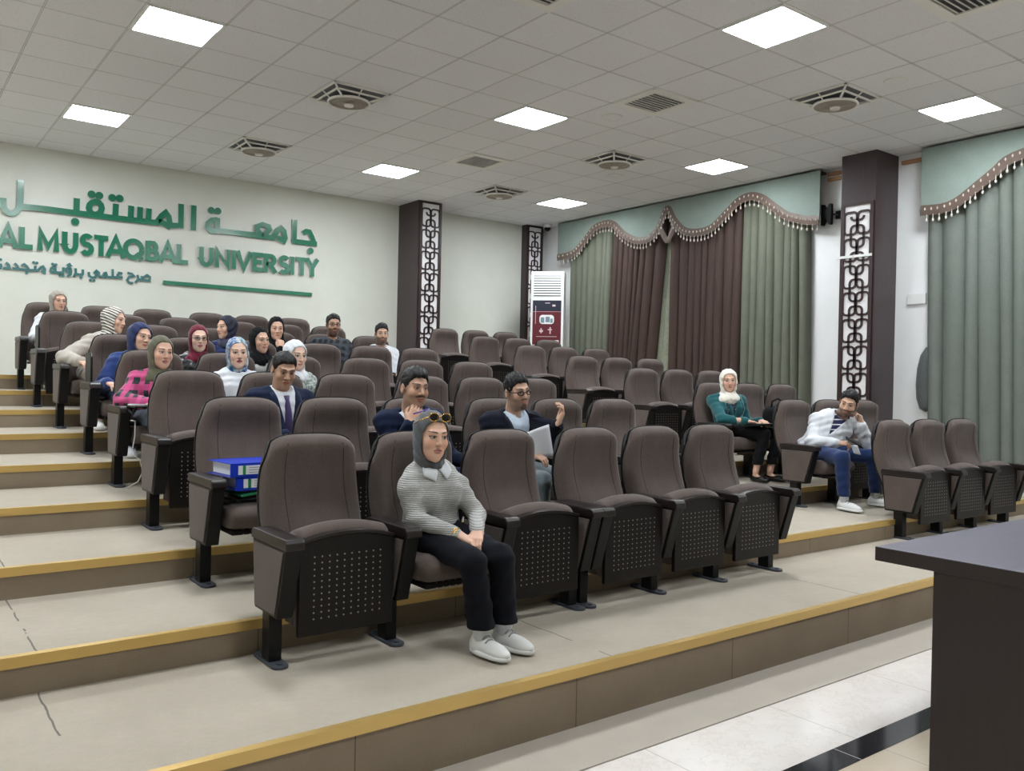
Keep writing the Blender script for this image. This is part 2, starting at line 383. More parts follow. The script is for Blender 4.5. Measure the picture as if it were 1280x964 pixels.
# ---------------------------------------------------------------- pillars with lattice
def rrect(x0, x1, z0, z1, r, n=5):
    p = []
    for (cx_, cz_, a0) in ((x1-r, z1-r, 0), (x0+r, z1-r, 90), (x0+r, z0+r, 180), (x1-r, z0+r, 270)):
        p += [(cx_+r*math.cos(math.radians(a0+90*k/n)), cz_+r*math.sin(math.radians(a0+90*k/n))) for k in range(n+1)]
    return p
def lattice(W, z0, z1, per, sw):
    """front view (u, z) -> list of strips; returns MB in local x=u, y=0..-.012"""
    b = MB()
    def strip(pts, closed):
        n = len(pts); L = []; R = []
        for i, p in enumerate(pts):
            a = pts[i-1] if (i > 0 or closed) else p; c = pts[(i+1) % n] if (i < n-1 or closed) else p
            dx, dz = c[0]-a[0], c[1]-a[1]; l = math.hypot(dx, dz) or 1; nx, nz = -dz/l*sw/2, dx/l*sw/2
            L.append((p[0]+nx, p[1]+nz)); R.append((p[0]-nx, p[1]-nz))
        v = [(p[0], -.014, p[1]) for p in L]+[(p[0], -.014, p[1]) for p in R]+[(p[0], 0, p[1]) for p in L]+[(p[0], 0, p[1]) for p in R]
        f = []
        for i in range(n if closed else n-1):
            j = (i+1) % n
            f += [(i, n+i, n+j, j), (i, j, 2*n+j, 2*n+i), (n+i, 3*n+i, 3*n+j, n+j)]
        b.add(v, f)
    k = int((z1-z0)/per)+2
    hw = W/2
    for i in range(k):
        c = z1-.15*per-i*per
        for (x0, x1, zc, h) in ((-hw*.98, -hw*.03, c-.5*per, per*.41), (hw*.03, hw*.98, c-.5*per, per*.41), (-hw*.48, hw*.48, c, per*.40)):
            pts = rrect(x0, x1, zc-h, zc+h, hw*.28)
            run = []; runs = []
            for p in pts+[pts[0]]:
                if z0 <= p[1] <= z1: run.append(p)
                elif run: runs.append(run); run = []
            if run: runs.append(run)
            if len(runs) == 1 and len(runs[0]) == len(pts)+1: strip(pts, True)
            else:
                for q in runs:
                    if len(q) > 1: strip(q, False)
    return b
def pillar(label, x0, x1, y0, y1, face, lat, per):
    """square column against a wall; face 'y' (lattice looks to -y) or 'x' (looks to -x)"""
    t = thing('pillar', label, 'pillar', ((x0+x1)/2, (y0+y1)/2, 0))
    hx, hy = (x1-x0)/2, (y1-y0)/2
    zb = .3
    MB().box(-hx, hx, -hy, hy, zb, HC-.002, bev=.004).obj('shaft', MT['pillar'], t)
    u0, u1, z0, z1 = lat; W = u1-u0; um = (u0+u1)/2
    def place(o):
        if face == 'y': o.location = (um-(x0+x1)/2, -hy, 0)
        else: o.location = (-hx, um-(y0+y1)/2, 0); o.rotation_euler = (0, 0, -PI/2)
    place(MB().box(-W/2, W/2, -.004, 0, z0, z1).obj('backing', MT['backing'], t))
    b = lattice(W, z0, z1, per, W*.075)
    for i, v in enumerate(b.v): b.v[i] = (v[0], v[1]-.004, v[2])
    e = (hx if face == 'y' else hy)
    off = 0
    place(b.obj('lattice', MT['lattice'], t))
    fr = MB()
    fr.box(-W/2-.035, -W/2+.006, -.022, 0, z0-.04, z1+.03).box(W/2-.006, W/2+.035, -.022, 0, z0-.04, z1+.03).box(-W/2, W/2, -.022, 0, z1, z1+.03).box(-W/2, W/2, -.022, 0, z0-.04, z0)
    place(fr.obj('frame', MT['lattice'], t))
    return t
pillar('dark wood pillar with white lattice panel right of the green lettering', 6.755, 7.18, 11.39, 12.0, 'y', (6.81, 7.135, 1.45, 4.18), .335)
pillar('dark wood pillar with white lattice panel behind the air conditioner', 9.25, 9.615, 11.86, 12.0, 'y', (9.29, 9.575, 1.45, 4.18), .335)
t3 = pillar('dark wood pillar with white lattice panel between the two curtains', 9.27, 9.75, 5.325, 5.77, 'x', (5.375, 5.715, .9, 3.6), .318)
b_ = MB().box(-.266, -.238, -.20, .26, 2.985, 3.015).obj('repair_strip', MT['white'], t3)

# ---------------------------------------------------------------- theatre chairs
MT['seam'] = mat('dark_brown_thread', srgb(46, 39, 37), .9)
def back_mesh(front=True):
    nu, nv = 21, 23
    def outline(s, t):
        p = 3.2; top = .935-.105*(1-(1-abs(s)**p)**(1/p)); z0 = .40
        hw = .236+.007*math.sin(PI*min(1, t/.8)) if t < .4 else .243-.020*((t-.4)/.6)**2; 
        if t > .86: hw *= 1-.05*((t-.86)/.14)**2
        return hw*s, z0+(top-z0)*t
    def yc(t):
        return .190+.110*(1-(1-min(t, .75)/.75)**1.7) - (.012*((t-.75)/.25)**1.5 if t > .75 else 0)
    V = []; F = []
    def edge(s, t):
        e = max(abs(s), abs(2*t-1)**1.0)
        return (1-min(1, abs(s))**7)**.5*(1-min(1, max(0, (t-.5)*2))**12)**.5
    for j in range(nv):
        t = j/(nv-1)
        for i in range(nu):
            s = -1+2*i/(nu-1); x, z = outline(s, t)
            e = edge(s, t)
            if front:
                th = .048*e+.018*math.exp(-((abs(s)-.80)/.17)**2)*e*(1-.3*t)+.034*math.exp(-((t-.20)/.20)**2)*(1-s*s)*e+.020*math.exp(-((t-.90)/.15)**2)*(1-s*s)*e
                V.append((x, yc(t)-th, z))
            else: V.append((x*1.02, yc(t)+.012-.014*(1-e)+.008, z*1.0+(.006 if t > .5 else 0)))
    o = len(V)
    for j in range(nv):
        t = j/(nv-1)
        for i in range(nu):
            s = -1+2*i/(nu-1); x, z = outline(s, t); e = edge(s, t)
            if front: V.append((x, yc(t)+.008, z))
            else: V.append((x*1.02, yc(t)+.02+.03*e, z+(.004 if t > .5 else 0)))
    for j in range(nv-1):
        for i in range(nu-1):
            a = j*nu+i; F.append((a, a+1, a+nu+1, a+nu)); F.append((o+a, o+a+nu, o+a+nu+1, o+a+1))
    for j in range(nv-1):
        for i in (0, nu-1):
            a = j*nu+i; q = (a, a+nu, o+a+nu, o+a); F.append(q if i == 0 else q[::-1])
    for i in range(nu-1):
        for j in (0, nv-1):
            a = j*nu+i; q = (a, o+a, o+a+1, a+1); F.append(q if j == 0 else q[::-1])
    return V, F
def seams(parent):
    """the two stitched seams that split the backrest cushion"""
    for s in (-.60, .60):
        b = MB(); pts = []
        for k in range(12):
            t = .12+.82*k/11
            p = 3.2; top = .935-.105*(1-(1-abs(s)**p)**(1/p)); z = .40+(top-.40)*t
            hw = .236+.007*math.sin(PI*min(1, t/.8)) if t < .4 else .243-.020*((t-.4)/.6)**2
            if t > .86: hw *= 1-.05*((t-.86)/.14)**2
            yc = .190+.110*(1-(1-min(t, .75)/.75)**1.7) - (.012*((t-.75)/.25)**1.5 if t > .75 else 0)
            e = (1-min(1, abs(s))**7)**.5*(1-min(1, max(0, (t-.5)*2))**12)**.5
            th = .048*e+.018*math.exp(-((abs(s)-.80)/.17)**2)*e*(1-.3*t)+.034*math.exp(-((t-.20)/.20)**2)*(1-s*s)*e+.020*math.exp(-((t-.90)/.15)**2)*(1-s*s)*e
            pts.append((hw*s, yc-th, z))
        b.tube(pts, .0016, 5); b.obj('seam', MT['seam'], parent)
def arm_set(t, x):
    """armrest box with fabric panels, glossy pad, post and floor plate at local x"""
    prof = [(-.19, .508), (.176, .508), (.145, .212), (-.105, .212)]
    a = MB().prism(prof, x-.034, x+.034, 'x', bev=.006).obj('armrest', MT['plastic'], t)
    ins = [(-.168, .494), (.160, .494), (.133, .226), (-.088, .226)]
    for s in (-1, 1):
        xa, xb = (x+s*.030, x+s*.0395)
        MB().prism(ins, min(xa, xb), max(xa, xb), 'x', bev=.003).obj('side_panel', MT['chair'], a)
    pad = MB().prism([(-.205, .505), (-.20, .535), (-.185, .549), (.168, .549), (.182, .54), (.182, .505)], x-.040, x+.040, 'x', bev=.006)
    pad.obj('armrest_pad', MT['gloss'], a)
    MB().box(x-.028, x+.028, -.012, .068, .012, .22, bev=.004).obj('leg', MT['plastic'], t)
    pl = []
    for k in range(9): pl.append((x+.036*math.cos(PI+PI*k/8), -.06+.036*math.sin(PI+PI*k/8)))
    for k in range(9): pl.append((x+.036*math.cos(PI*k/8), .13+.036*math.sin(PI*k/8)))
    p = MB().prism(pl, 0, .014, 'z', bev=.003); p.disc((x, -.06, .013), .013, .007, 10); p.disc((x, .13, .013), .013, .007, 10)
    p.obj('base_plate', MT['steel'], t)
def seat_up(t):
    # tipped-up seat: upholstered cushion behind a perforated veneer panel
    nu, nv = 15, 13; V = []; F = []
    for j in range(nv):
        a = j/(nv-1)
        for i in range(nu):
            s = -1+2*i/(nu-1)
            arch = .03*(1-s*s)
            ang = PI*a
            z = .50+arch+.052*math.sin(ang); y = -.098+.058-.058*math.cos(ang)+.02
            V.append((.214*s*(1-.03*math.sin(ang)), y, z))
    o = len(V)
    for i in range(nu):
        s = -1+2*i/(nu-1); V.append((.212*s, .045, .16))
    for i in range(nu):
        s = -1+2*i/(nu-1); V.append((.212*s, -.075, .16))
    for j in range(nv-1):
        for i in range(nu-1): a = j*nu+i; F.append((a, a+1, a+nu+1, a+nu))
    for i in range(nu-1):
        a = (nv-1)*nu+i; F.append((a, a+1, o+i+1, o+i)); F.append((o+i, o+i+1, o+nu+i+1, o+nu+i)); F.append((o+nu+i, o+nu+i+1, i+1, i))
    F.append([j*nu for j in range(nv)]+[o, o+nu]); F.append(([j*nu+nu-1 for j in range(nv)]+[o+nu-1, o+2*nu-1])[::-1])
    c = mesh('seat', V, F, MT['chair'], t, True)
    pan = [(-.219, .125), (.219, .125), (.219, .505)]+[(.219*s, .505+.032*(1-s*s)) for s in (.8, .6, .4, .2, 0, -.2, -.4, -.6, -.8)]+[(-.219, .505)]
    b = MB().prism(pan, -.112, -.088, 'y', bev=.004)
    o2 = b.obj('seat_panel', MT['perf'], c)
    bm = MB().prism([(-.219, .505)]+[(.219*s, .505+.032*(1-s*s)) for s in (-.8, -.6, -.4, -.2, 0, .2, .4, .6, .8)]+[(.219, .505), (.219, .518)]+[(.219*s, .518+.032*(1-s*s)) for s in (.8, .6, .4, .2, 0, -.2, -.4, -.6, -.8)]+[(-.219, .518)], -.118, -.07, 'y', bev=.003)
    bm.obj('panel_lip', MT['gloss'], c)
def seat_down(t):
    nu, nv = 15, 19; V = []; F = []
    # closed profile in (y,z), thick rounded front
    prof = [(.16, .30), (-.12, .285), (-.185, .292), (-.222, .318), (-.232, .352), (-.225, .385), (-.20, .408), (-.15, .418), (-.05, .412), (.05, .402), (.16, .398), (.16, .35)]
    n = len(prof)
    for i in range(nu):
        s = -1+2*i/(nu-1); e = (1-abs(s)**8)**.5
        for (y, z) in prof:
            V.append((.215*s, (y-0)*(.97+.03*e), .35+(z-.35)*(.80+.20*e)))
    for i in range(nu-1):
        for k in range(n): F.append((i*n+k, i*n+(k+1) % n, (i+1)*n+(k+1) % n, (i+1)*n+k))
    F.append(tuple(range(n))[::-1]); F.append(tuple((nu-1)*n+k for k in range(n)))
    c = mesh('seat', V, F, MT['chair'], t, True)
    MB().box(-.21, .21, -.20, .14, .268, .296, bev=.008).obj('seat_panel', MT['perf'], c)
def make_chair(down, both):
    t = thing('theatre_chair', 'proto', 'chair', group='brown theatre chairs')
    V, F = back_mesh(True); bk = mesh('backrest', V, F, MT['chair'], t, True)
    seams(bk)
    V, F = back_mesh(False); mesh('back_shell', V, F, MT['plastic'], t, True)
    for s in (-1, 1):
        br = MB(); br.prism([(.10, .34), (.215, .34), (.235, .42), (.19, .42), (.10, .39)], s*.190-.010, s*.190+.010, 'x', bev=.004)
        br.obj('bracket', MT['plastic'], t)
    (seat_down if down else seat_up)(t)
    arm_set(t, -.275)
    if both: arm_set(t, .275)
    return t
PROTO = {(d, b): make_chair(d, b) for d in (0, 1) for b in (0, 1)}
USED = set()
def place_chair(x, y, z, rz, down, both, label):
    k = (int(down), int(both))
    if k in USED: return dup(PROTO[k], (x, y, z), rz, label)
    USED.add(k); o = PROTO[k]; o.location = (x, y, z); o.rotation_euler = (0, 0, rz); o['label'] = label; return o
ROWY = [3.40+.925*k+(0, 0, 0, .01, .02, .07, .15, .25)[k] for k in range(8)]
LX0 = [1.640, 1.640, 1.630, 1.635, 1.630, 1.590, 1.555, 1.545]
LXS = [0, .545, 1.09, 1.72, 2.265, 2.81]
RX0 = [6.90, 6.835, 6.80, 6.755, 6.715, 6.70, 6.70, 6.70]
RA = math.radians(-3.5)
def left_seat(r, s): return Vector((LX0[r-1]+LXS[s-1], ROWY[r-1], lev(r)))
def right_seat(r, s):
    d = .535*(s-1); return Vector((RX0[r-1]+d*math.cos(RA), ROWY[r-1]+.095+d*math.sin(RA), lev(r)))
ORD = ['', 'first', 'second', 'third', 'fourth', 'fifth', 'sixth', 'seventh', 'eighth']
ROWN = ['', 'front row', 'second row', 'third row', 'fourth row', 'fifth row', 'sixth row', 'seventh row', 'back row']
SIT_L = {(1, 2): 'woman in the grey striped sweater', (2, 3): 'man in navy suit holding his mouth', (2, 4): 'bespectacled man holding papers', (3, 2): 'man in navy suit and purple tie',
         (4, 1): 'woman in pink plaid shirt', (4, 2): 'woman in white jacket and blue headscarf', (4, 3): 'woman in white headscarf and patterned top', (5, 1): 'woman in blue dress and navy headscarf',
         (5, 2): 'woman in maroon headscarf', (5, 3): 'woman in black headscarf and grey jacket', (6, 1): 'woman in striped headscarf', (6, 3): 'woman in purple patterned headscarf', (6, 4): 'woman in black resting her chin',
         (6, 5): 'man in dark plaid shirt and glasses', (6, 6): 'bearded man in white shirt in the sixth row', (8, 1): 'woman in grey headscarf by the back wall'}
SIT_R = {(3, 1): 'woman in teal blazer', (2, 1): 'man in white jacket and jeans'}
CH = {}
for r in range(1, 9):
    for s in range(1, 7):
        occ = SIT_L.get((r, s)); p = left_seat(r, s); down = bool(occ) or (r, s) == (2, 1)
        if occ: lab = 'brown theatre chair occupied by the '+occ
        elif (r, s) == (2, 1): lab = 'brown theatre chair with lowered seat carrying blue ring binders'
        else: lab = 'empty brown theatre chair, %s from the stepped aisle in the left block %s' % (ORD[s], ROWN[r])
        CH['L', r, s] = place_chair(p.x, p.y, p.z, 0, down, s in (3, 6), lab)
    for s in range(1, 4):
        occ = SIT_R.get((r, s)); p = right_seat(r, s)
        if (r, s) == (3, 2): lab = 'brown theatre chair carrying a black bag beside the woman in teal'; occ = 1
        else: lab = 'brown theatre chair occupied by the '+occ if occ else 'empty brown theatre chair, %s from the left in the right block %s' % (ORD[s], ROWN[r])
        CH['R', r, s] = place_chair(p.x, p.y, p.z, RA, bool(occ), s == 3, lab)

# ---------------------------------------------------------------- lettering on the back wall
AR_MAIN = [('lam_final',[('s',[(1.462,3.777),(1.462,3.621),(1.457,3.467),(1.455,3.454),(1.446,3.426),(1.433,3.401),(1.415,3.381),(1.394,3.368),(1.371,3.361),(1.349,3.362),(1.328,3.37),(1.31,3.384),(1.295,3.405),(1.286,3.43),(1.283,3.458),(1.279,3.533)])]),
 ('stroke',[('s',[(1.467,3.456),(1.759,3.463),(2.097,3.459),(2.509,3.457),(3.082,3.462)])]),
 ('tooth',[('s',[(2.085,3.646),(2.083,3.468)]),('d',[(2.072,3.348)])]),
 ('qaf',[('s',[(2.303,3.468),(2.265,3.474),(2.237,3.501),(2.226,3.541),(2.235,3.584),(2.263,3.618),(2.3,3.635),(2.339,3.629),(2.367,3.602),(2.378,3.562),(2.369,3.519),(2.341,3.484),(2.303,3.468)]),('d',[(2.257,3.723)]),('d',[(2.346,3.72)])]),
 ('tooth',[('s',[(2.546,3.642),(2.541,3.482)]),('d',[(2.501,3.715)]),('d',[(2.59,3.719)])]),
 ('sin',[('s',[(2.73,3.642),(2.727,3.474)]),('s',[(2.842,3.641),(2.839,3.472)]),('s',[(2.952,3.637),(2.945,3.47)])]),
 ('mim',[('s',[(3.059,3.473),(3.115,3.561),(3.168,3.613),(3.207,3.563),(3.223,3.474),(3.205,3.436),(3.136,3.468),(3.069,3.484)])]),
 ('lam',[('s',[(3.366,3.757),(3.367,3.462),(3.224,3.449)])]),
 ('alif',[('s',[(3.534,3.761),(3.533,3.423)])]),
 ('ta_marbuta',[('s',[(3.859,3.634),(3.857,3.472)]),('s',[(3.86,3.608),(3.783,3.59),(3.737,3.54),(3.728,3.482),(3.775,3.441),(3.858,3.446)]),('d',[(3.773,3.726)]),('d',[(3.863,3.728)])]),
 ('stroke',[('s',[(3.837,3.454),(4.414,3.46)]),('s',[(4.171,3.454),(4.543,3.45),(4.7,3.453)])]),
 ('ayn',[('s',[(4.51,3.452),(4.431,3.529),(4.424,3.582),(4.506,3.622),(4.596,3.603),(4.613,3.562),(4.51,3.446)])]),
 ('mim',[('s',[(4.666,3.449),(4.732,3.566),(4.782,3.607),(4.829,3.567),(4.848,3.47),(4.826,3.418),(4.734,3.457)])]),
 ('alif',[('s',[(4.992,3.758),(4.989,3.437)])]),
 ('jim',[('s',[(4.964,3.436),(5.348,3.437)]),('s',[(5.125,3.57),(5.171,3.607),(5.225,3.604),(5.268,3.531),(5.299,3.456)]),('d',[(5.248,3.324)])])]
AR_SLOGAN = [('ta_marbuta',[('s',[(1.241,2.689),(1.261,2.683),(1.274,2.707),(1.263,2.737)]),('d',[(1.265,2.786)])]),
 ('dal',[('s',[(1.322,2.756),(1.352,2.73),(1.362,2.689),(1.297,2.688)])]),
 ('dal',[('s',[(1.414,2.756),(1.441,2.728),(1.452,2.69),(1.392,2.692)])]),
 ('jim',[('s',[(1.452,2.69),(1.573,2.687)]),('s',[(1.488,2.732),(1.518,2.753),(1.545,2.73),(1.57,2.69)]),('d',[(1.545,2.649)])]),
 ('ta',[('s',[(1.573,2.687),(1.668,2.692)]),('s',[(1.639,2.747),(1.635,2.693)]),('d',[(1.619,2.786)]),('d',[(1.654,2.783)])]),
 ('mim',[('s',[(1.668,2.692),(1.698,2.734),(1.722,2.747),(1.743,2.715),(1.74,2.672),(1.702,2.691)])]),
 ('ta_marbuta',[('s',[(1.86,2.718),(1.855,2.699),(1.842,2.686),(1.826,2.685),(1.812,2.695),(1.807,2.713),(1.812,2.732),(1.825,2.744),(1.841,2.746),(1.854,2.736),(1.86,2.718)]),('s',[(1.857,2.757),(1.862,2.687)]),('d',[(1.829,2.787)]),('d',[(1.864,2.783)])]),
 ('ya',[('s',[(1.855,2.686),(1.96,2.692)]),('s',[(1.95,2.758),(1.947,2.691)]),('d',[(1.915,2.652)]),('d',[(1.948,2.652)])]),
 ('waw',[('s',[(2.035,2.731),(2.03,2.713),(2.017,2.7),(2.002,2.699),(1.989,2.709),(1.984,2.726),(1.988,2.744),(2.001,2.756),(2.016,2.757),(2.029,2.748),(2.035,2.731)]),('s',[(2.036,2.731),(2.031,2.679),(1.996,2.648)]),('s',[(2.029,2.813),(2.004,2.795),(2.029,2.786),(1.998,2.774)])]),
 ('ra',[('s',[(2.088,2.76),(2.092,2.7),(2.067,2.647)])]),
 ('ba',[('s',[(2.096,2.686),(2.179,2.685)]),('s',[(2.172,2.753),(2.172,2.685)]),('d',[(2.154,2.651)])]),
 ('ya_final',[('s',[(2.362,2.682),(2.358,2.73),(2.331,2.752),(2.31,2.726),(2.332,2.695),(2.318,2.666),(2.282,2.657),(2.245,2.679),(2.24,2.727)]),('d',[(2.262,2.623)]),('d',[(2.304,2.622)])]),
 ('mim',[('s',[(2.369,2.683),(2.407,2.678),(2.424,2.728),(2.443,2.734),(2.459,2.687),(2.436,2.673)])]),
 ('lam',[('s',[(2.451,2.682),(2.526,2.685)]),('s',[(2.523,2.79),(2.525,2.685)])]),
 ('ayn',[('s',[(2.526,2.685),(2.647,2.692)]),('s',[(2.642,2.744),(2.601,2.749),(2.582,2.718),(2.602,2.692)])]),
 ('ha',[('s',[(2.703,2.758),(2.761,2.751),(2.785,2.725),(2.724,2.707),(2.701,2.664),(2.725,2.633),(2.775,2.629)])]),
 ('ra',[('s',[(2.827,2.745),(2.84,2.692),(2.802,2.64)])]),
 ('sad',[('s',[(2.84,2.684),(2.981,2.68),(2.984,2.73),(2.948,2.752),(2.91,2.724),(2.887,2.68)]),('s',[(2.882,2.734),(2.887,2.684)])])]
LATIN = [('A',1.238,1.44),('L',1.462,1.604),('M',1.661,1.887),('U',1.932,2.105),('S',2.132,2.29),('T',2.295,2.461),('A',2.442,2.664),('Q',2.65,2.892),('B',2.922,3.095),('A',3.095,3.312),('L',3.323,3.471),('U',3.621,3.812),('N',3.84,4.041),('I',4.075,4.126),('V',4.138,4.351),('E',4.363,4.522),('R',4.539,4.731),('S',4.755,4.933),('I',4.939,4.988),('T',5.019,5.208),('Y',5.182,5.374)]
def side_gloss(t, b): pass
MT['green'] = mat('glossy_green_acrylic', srgb(20, 112, 84), .18, spec=.6)
MT['silver'] = mat('silver_letter_edge', srgb(206, 210, 212), .35, metal=.3)
MT['teal_sign'] = mat('grey_green_acrylic', srgb(62, 112, 112), .25, spec=.5)
ZW = YB-.003
OFF = [0]
def glyph(name, strokes, wd, parent, m, depth=.035, dot=.048):
    b = MB()
    for k, pts in strokes:
        if k == 'd':
            x, z = pts[0]; n = 18; r = dot
            c = [(x+r*math.cos(2*PI*i/n), z+r*math.sin(2*PI*i/n)) for i in range(n)]
            v = [(p[0], ZW-depth, p[1]) for p in c]+[(p[0], ZW, p[1]) for p in c]
            b.add(v, [tuple(range(n))], 0); b.add(v, [(i, n+i, n+(i+1) % n, (i+1) % n) for i in range(n)], 1)
            continue
        OFF[0] += 1; dp = depth+.0007*(OFF[0] % 9)
        L = []; R = []; n = len(pts)
        for i, p in enumerate(pts):
            a = pts[max(0, i-1)]; c = pts[min(n-1, i+1)]
            d1 = np.array(p)-np.array(a); d2 = np.array(c)-np.array(p)
            u1 = d1/(np.linalg.norm(d1) or 1); u2 = d2/(np.linalg.norm(d2) or 1)
            if i == 0: u1 = u2
            if i == n-1: u2 = u1
            t_ = u1+u2; t_ /= (np.linalg.norm(t_) or 1); nn = np.array([-t_[1], t_[0]])
            cs = max(.55, float(nn @ np.array([-u1[1], u1[0]])))
            L.append(np.array(p)+nn*wd/2/cs); R.append(np.array(p)-nn*wd/2/cs)
        v = [(p[0], ZW-dp, p[1]) for p in L+R]+[(p[0], ZW, p[1]) for p in L+R]; o = 2*n
        b.add(v, [(i, i+1, n+i+1, n+i) for i in range(n-1)], 0)
        b.add(v, [(i, o+i, o+i+1, i+1) for i in range(n-1)]+[(n+i, n+i+1, o+n+i+1, o+n+i) for i in range(n-1)]+[(0, n, o+n, o), (n-1, o+n-1, o+2*n-1, 2*n-1)], 1)
    o = b.obj(name, [m, MT['silver']], parent)
    bm = bmesh.new(); bm.from_mesh(o.data); bmesh.ops.recalc_face_normals(bm, faces=list(bm.faces)); bm.to_mesh(o.data); bm.free()
    return o
sg = thing('arabic_lettering', 'large green Arabic lettering, the top line of the writing on the back wall', 'lettering', (0, 0, 0))
for n, st in AR_MAIN: glyph('letter', st, .073, sg, MT['green'])
sg = thing('arabic_slogan', 'small grey green Arabic lettering, lowest line left of the green bar', 'lettering', (0, 0, 0))
for n, st in AR_SLOGAN: glyph('letter', st, .030, sg, MT['teal_sign'], .022, .018)
MB().box(3.155, 5.285, ZW-.03, ZW, 2.648, 2.700).obj('bar', [MT['green']]).name = 'wall_bar'
tag(bpy.data.objects['wall_bar'], 'long thin green bar on the wall underneath the word UNIVERSITY', 'bar')
def arcp(cx_, cz_, rx, rz_, a0, a1, n=14): return [(cx_+rx*math.cos(math.radians(a0+(a1-a0)*k/n)), cz_+rz_*math.sin(math.radians(a0+(a1-a0)*k/n))) for k in range(n+1)]
h = .1   # half stroke in units of letter box, letters drawn in a 1 x 1 box
GL = {'A': [[(.06, 0), (.5, 1), (.94, 0)], [(.24, .3), (.76, .3)]], 'L': [[(.16, 1), (.16, .1), (1, .1)]], 'M': [[(.1, 0), (.1, .95), (.5, .2), (.9, .95), (.9, 0)]],
      'U': [[(.14, 1), (.14, .42)]+arcp(.5, .42, .36, .34, 180, 360)+[(.86, 1)]], 'S': [arcp(.5, .71, .32, .2, 30, 270, 12)+arcp(.5, .29, .34, .21, 90, -150, 12)],
      'T': [[(0, .9), (1, .9)], [(.5, .9), (.5, 0)]], 'Q': [arcp(.5, .5, .42, .42, 0, 360, 24), [(.62, .3), (.95, 0)]],
      'B': [[(.15, 0), (.15, 1)], [(.15, .9), (.5, .9)]+arcp(.5, .71, .24, .19, 90, -90, 8)+[(.15, .52)], [(.5, .52)]+arcp(.55, .31, .28, .21, 90, -90, 8)+[(.15, .1)]],
      'N': [[(.12, 0), (.12, .93), (.88, .07), (.88, 1)]], 'I': [[(.5, 0), (.5, 1)]], 'V': [[(.06, 1), (.5, .04), (.94, 1)]],
      'E': [[(1, .9), (.2, .9), (.2, .1), (1, .1)], [(.2, .5), (.9, .5)]], 'R': [[(.15, 0), (.15, .9), (.5, .9)]+arcp(.52, .68, .28, .22, 90, -90, 8)+[(.15, .46)], [(.45, .46), (.92, 0)]],
      'Y': [[(.06, 1), (.5, .48), (.94, 1)], [(.5, .5), (.5, 0)]]}
sg = thing('latin_lettering', 'green capital lettering reading AL MUSTAQBAL UNIVERSITY on the back wall', 'lettering', (0, 0, 0))
for c, a, b in LATIN:
    z0, z1 = 2.943, 3.207; wd = .063
    def mp(p):
        x = (a+b)/2 if c == 'I' else a+(b-a)*p[0]
        return (x, z0+(z1-z0)*p[1])
    glyph('letter', [('s', [mp(p) for p in st]) for st in GL[c]], wd, sg, MT['green'], .035)

# ---------------------------------------------------------------- curtains and valances
MT['sage'] = fabric('sage_green_damask', srgb(104, 107, 95), 60, .72, .85, 0)
MT['sage_blue'] = fabric('pale_blue_green_damask', srgb(128, 140, 134), 46, .8, .8, .05)
MT['sage2'] = fabric('grey_green_curtain', srgb(112, 118, 112), 60, .76, .85, 0)
MT['brown_satin'] = fabric('brown_satin', srgb(68, 54, 50), 90, .8, .62, 0, .1)
MT['sheer'] = fabric('patterned_sheer', srgb(150, 154, 136), 26, .45, .85, 0)
MT['band'] = fabric('brown_sequin_band', srgb(98, 82, 74), 40, .6, .45, .3, .5)
MT['bead'] = mat('clear_beads', srgb(205, 196, 186), .15, spec=.8)
def curtain(name, label, group, m, edges, ztop, zbot, folds, amp, seed, x0=XW-.085):
    """edges: (y_left_top, y_right_top, y_left_bottom, y_right_bottom); left = far end"""
    K = 14; rnd = random.Random(seed); n = folds*K+1; nz = 15
    ph = [rnd.uniform(.7, 1.4) for _ in range(folds+2)]; am = [rnd.uniform(.7, 1.08) for _ in range(folds+2)]
    cum = [0]
    for k in range(folds): cum.append(cum[-1]+ph[k])
    V = []; F = []
    for j in range(nz):
        v = j/(nz-1)
        for i in range(n):
            q = i/K; k = min(int(q), folds-1); g = q-k; u = (cum[k]+g*ph[k])/cum[-1]
            yt = edges[0]+(edges[1]-edges[0])*u; yb = edges[2]+(edges[3]-edges[2])*u
            y = yt+(yb-yt)*v
            zt = ztop; zb = zbot
            a0, a1 = am[k], am[k+1]; a = amp*(a0+(a1-a0)*g)*(.7+.3*v)
            wf = (edges[1]-edges[0])*ph[k]/cum[-1]
            x = x0+a*math.cos(2*PI*g)+.004*math.sin(3*v+k*1.7)
            yy = y+.012*math.sin(4*v+k*2.1)*math.sin(PI*g)-.21*wf*math.sin(2*PI*g)
            V.append((x, yy, zt+(zb-zt)*v))
    for j in range(nz-1):
        for i in range(n-1): a = j*n+i; F.append((a, a+1, a+n+1, a+n))
    o = mesh(name, V, F, m, None, True)
    md = o.modifiers.new('thickness', 'SOLIDIFY'); md.thickness = .004
    return tag(o, label, 'curtain', group)
g1 = 'curtain panels of the far window'
curtain('curtain', 'sage green curtain panel beside the white air conditioner', g1, MT['sage'], (11.12, 10.10, 11.1, 10.20), 4.12, 1.43, 7, .064, 3)
curtain('curtain', 'brown satin curtain panel left of the narrow sheer strip', g1, MT['brown_satin'], (10.06, 8.90, 10.16, 9.20), 4.10, 1.29, 8, .064, 4)
curtain('curtain', 'pale patterned sheer strip between the two brown curtain panels', g1, MT['sheer'], (9.05, 8.70, 9.40, 8.72), 4.08, 1.29, 6, .004, 5, XW-.010)
curtain('curtain', 'brown satin curtain panel right of the narrow sheer strip', g1, MT['brown_satin'], (8.82, 7.52, 8.84, 7.54), 4.10, 1.16, 9, .064, 6)
curtain('curtain', 'sage green curtain panel nearest the bare wall left of the dark pillar', g1, MT['sage'], (7.49, 6.47, 7.51, 6.42), 4.12, .99, 8, .064, 7)
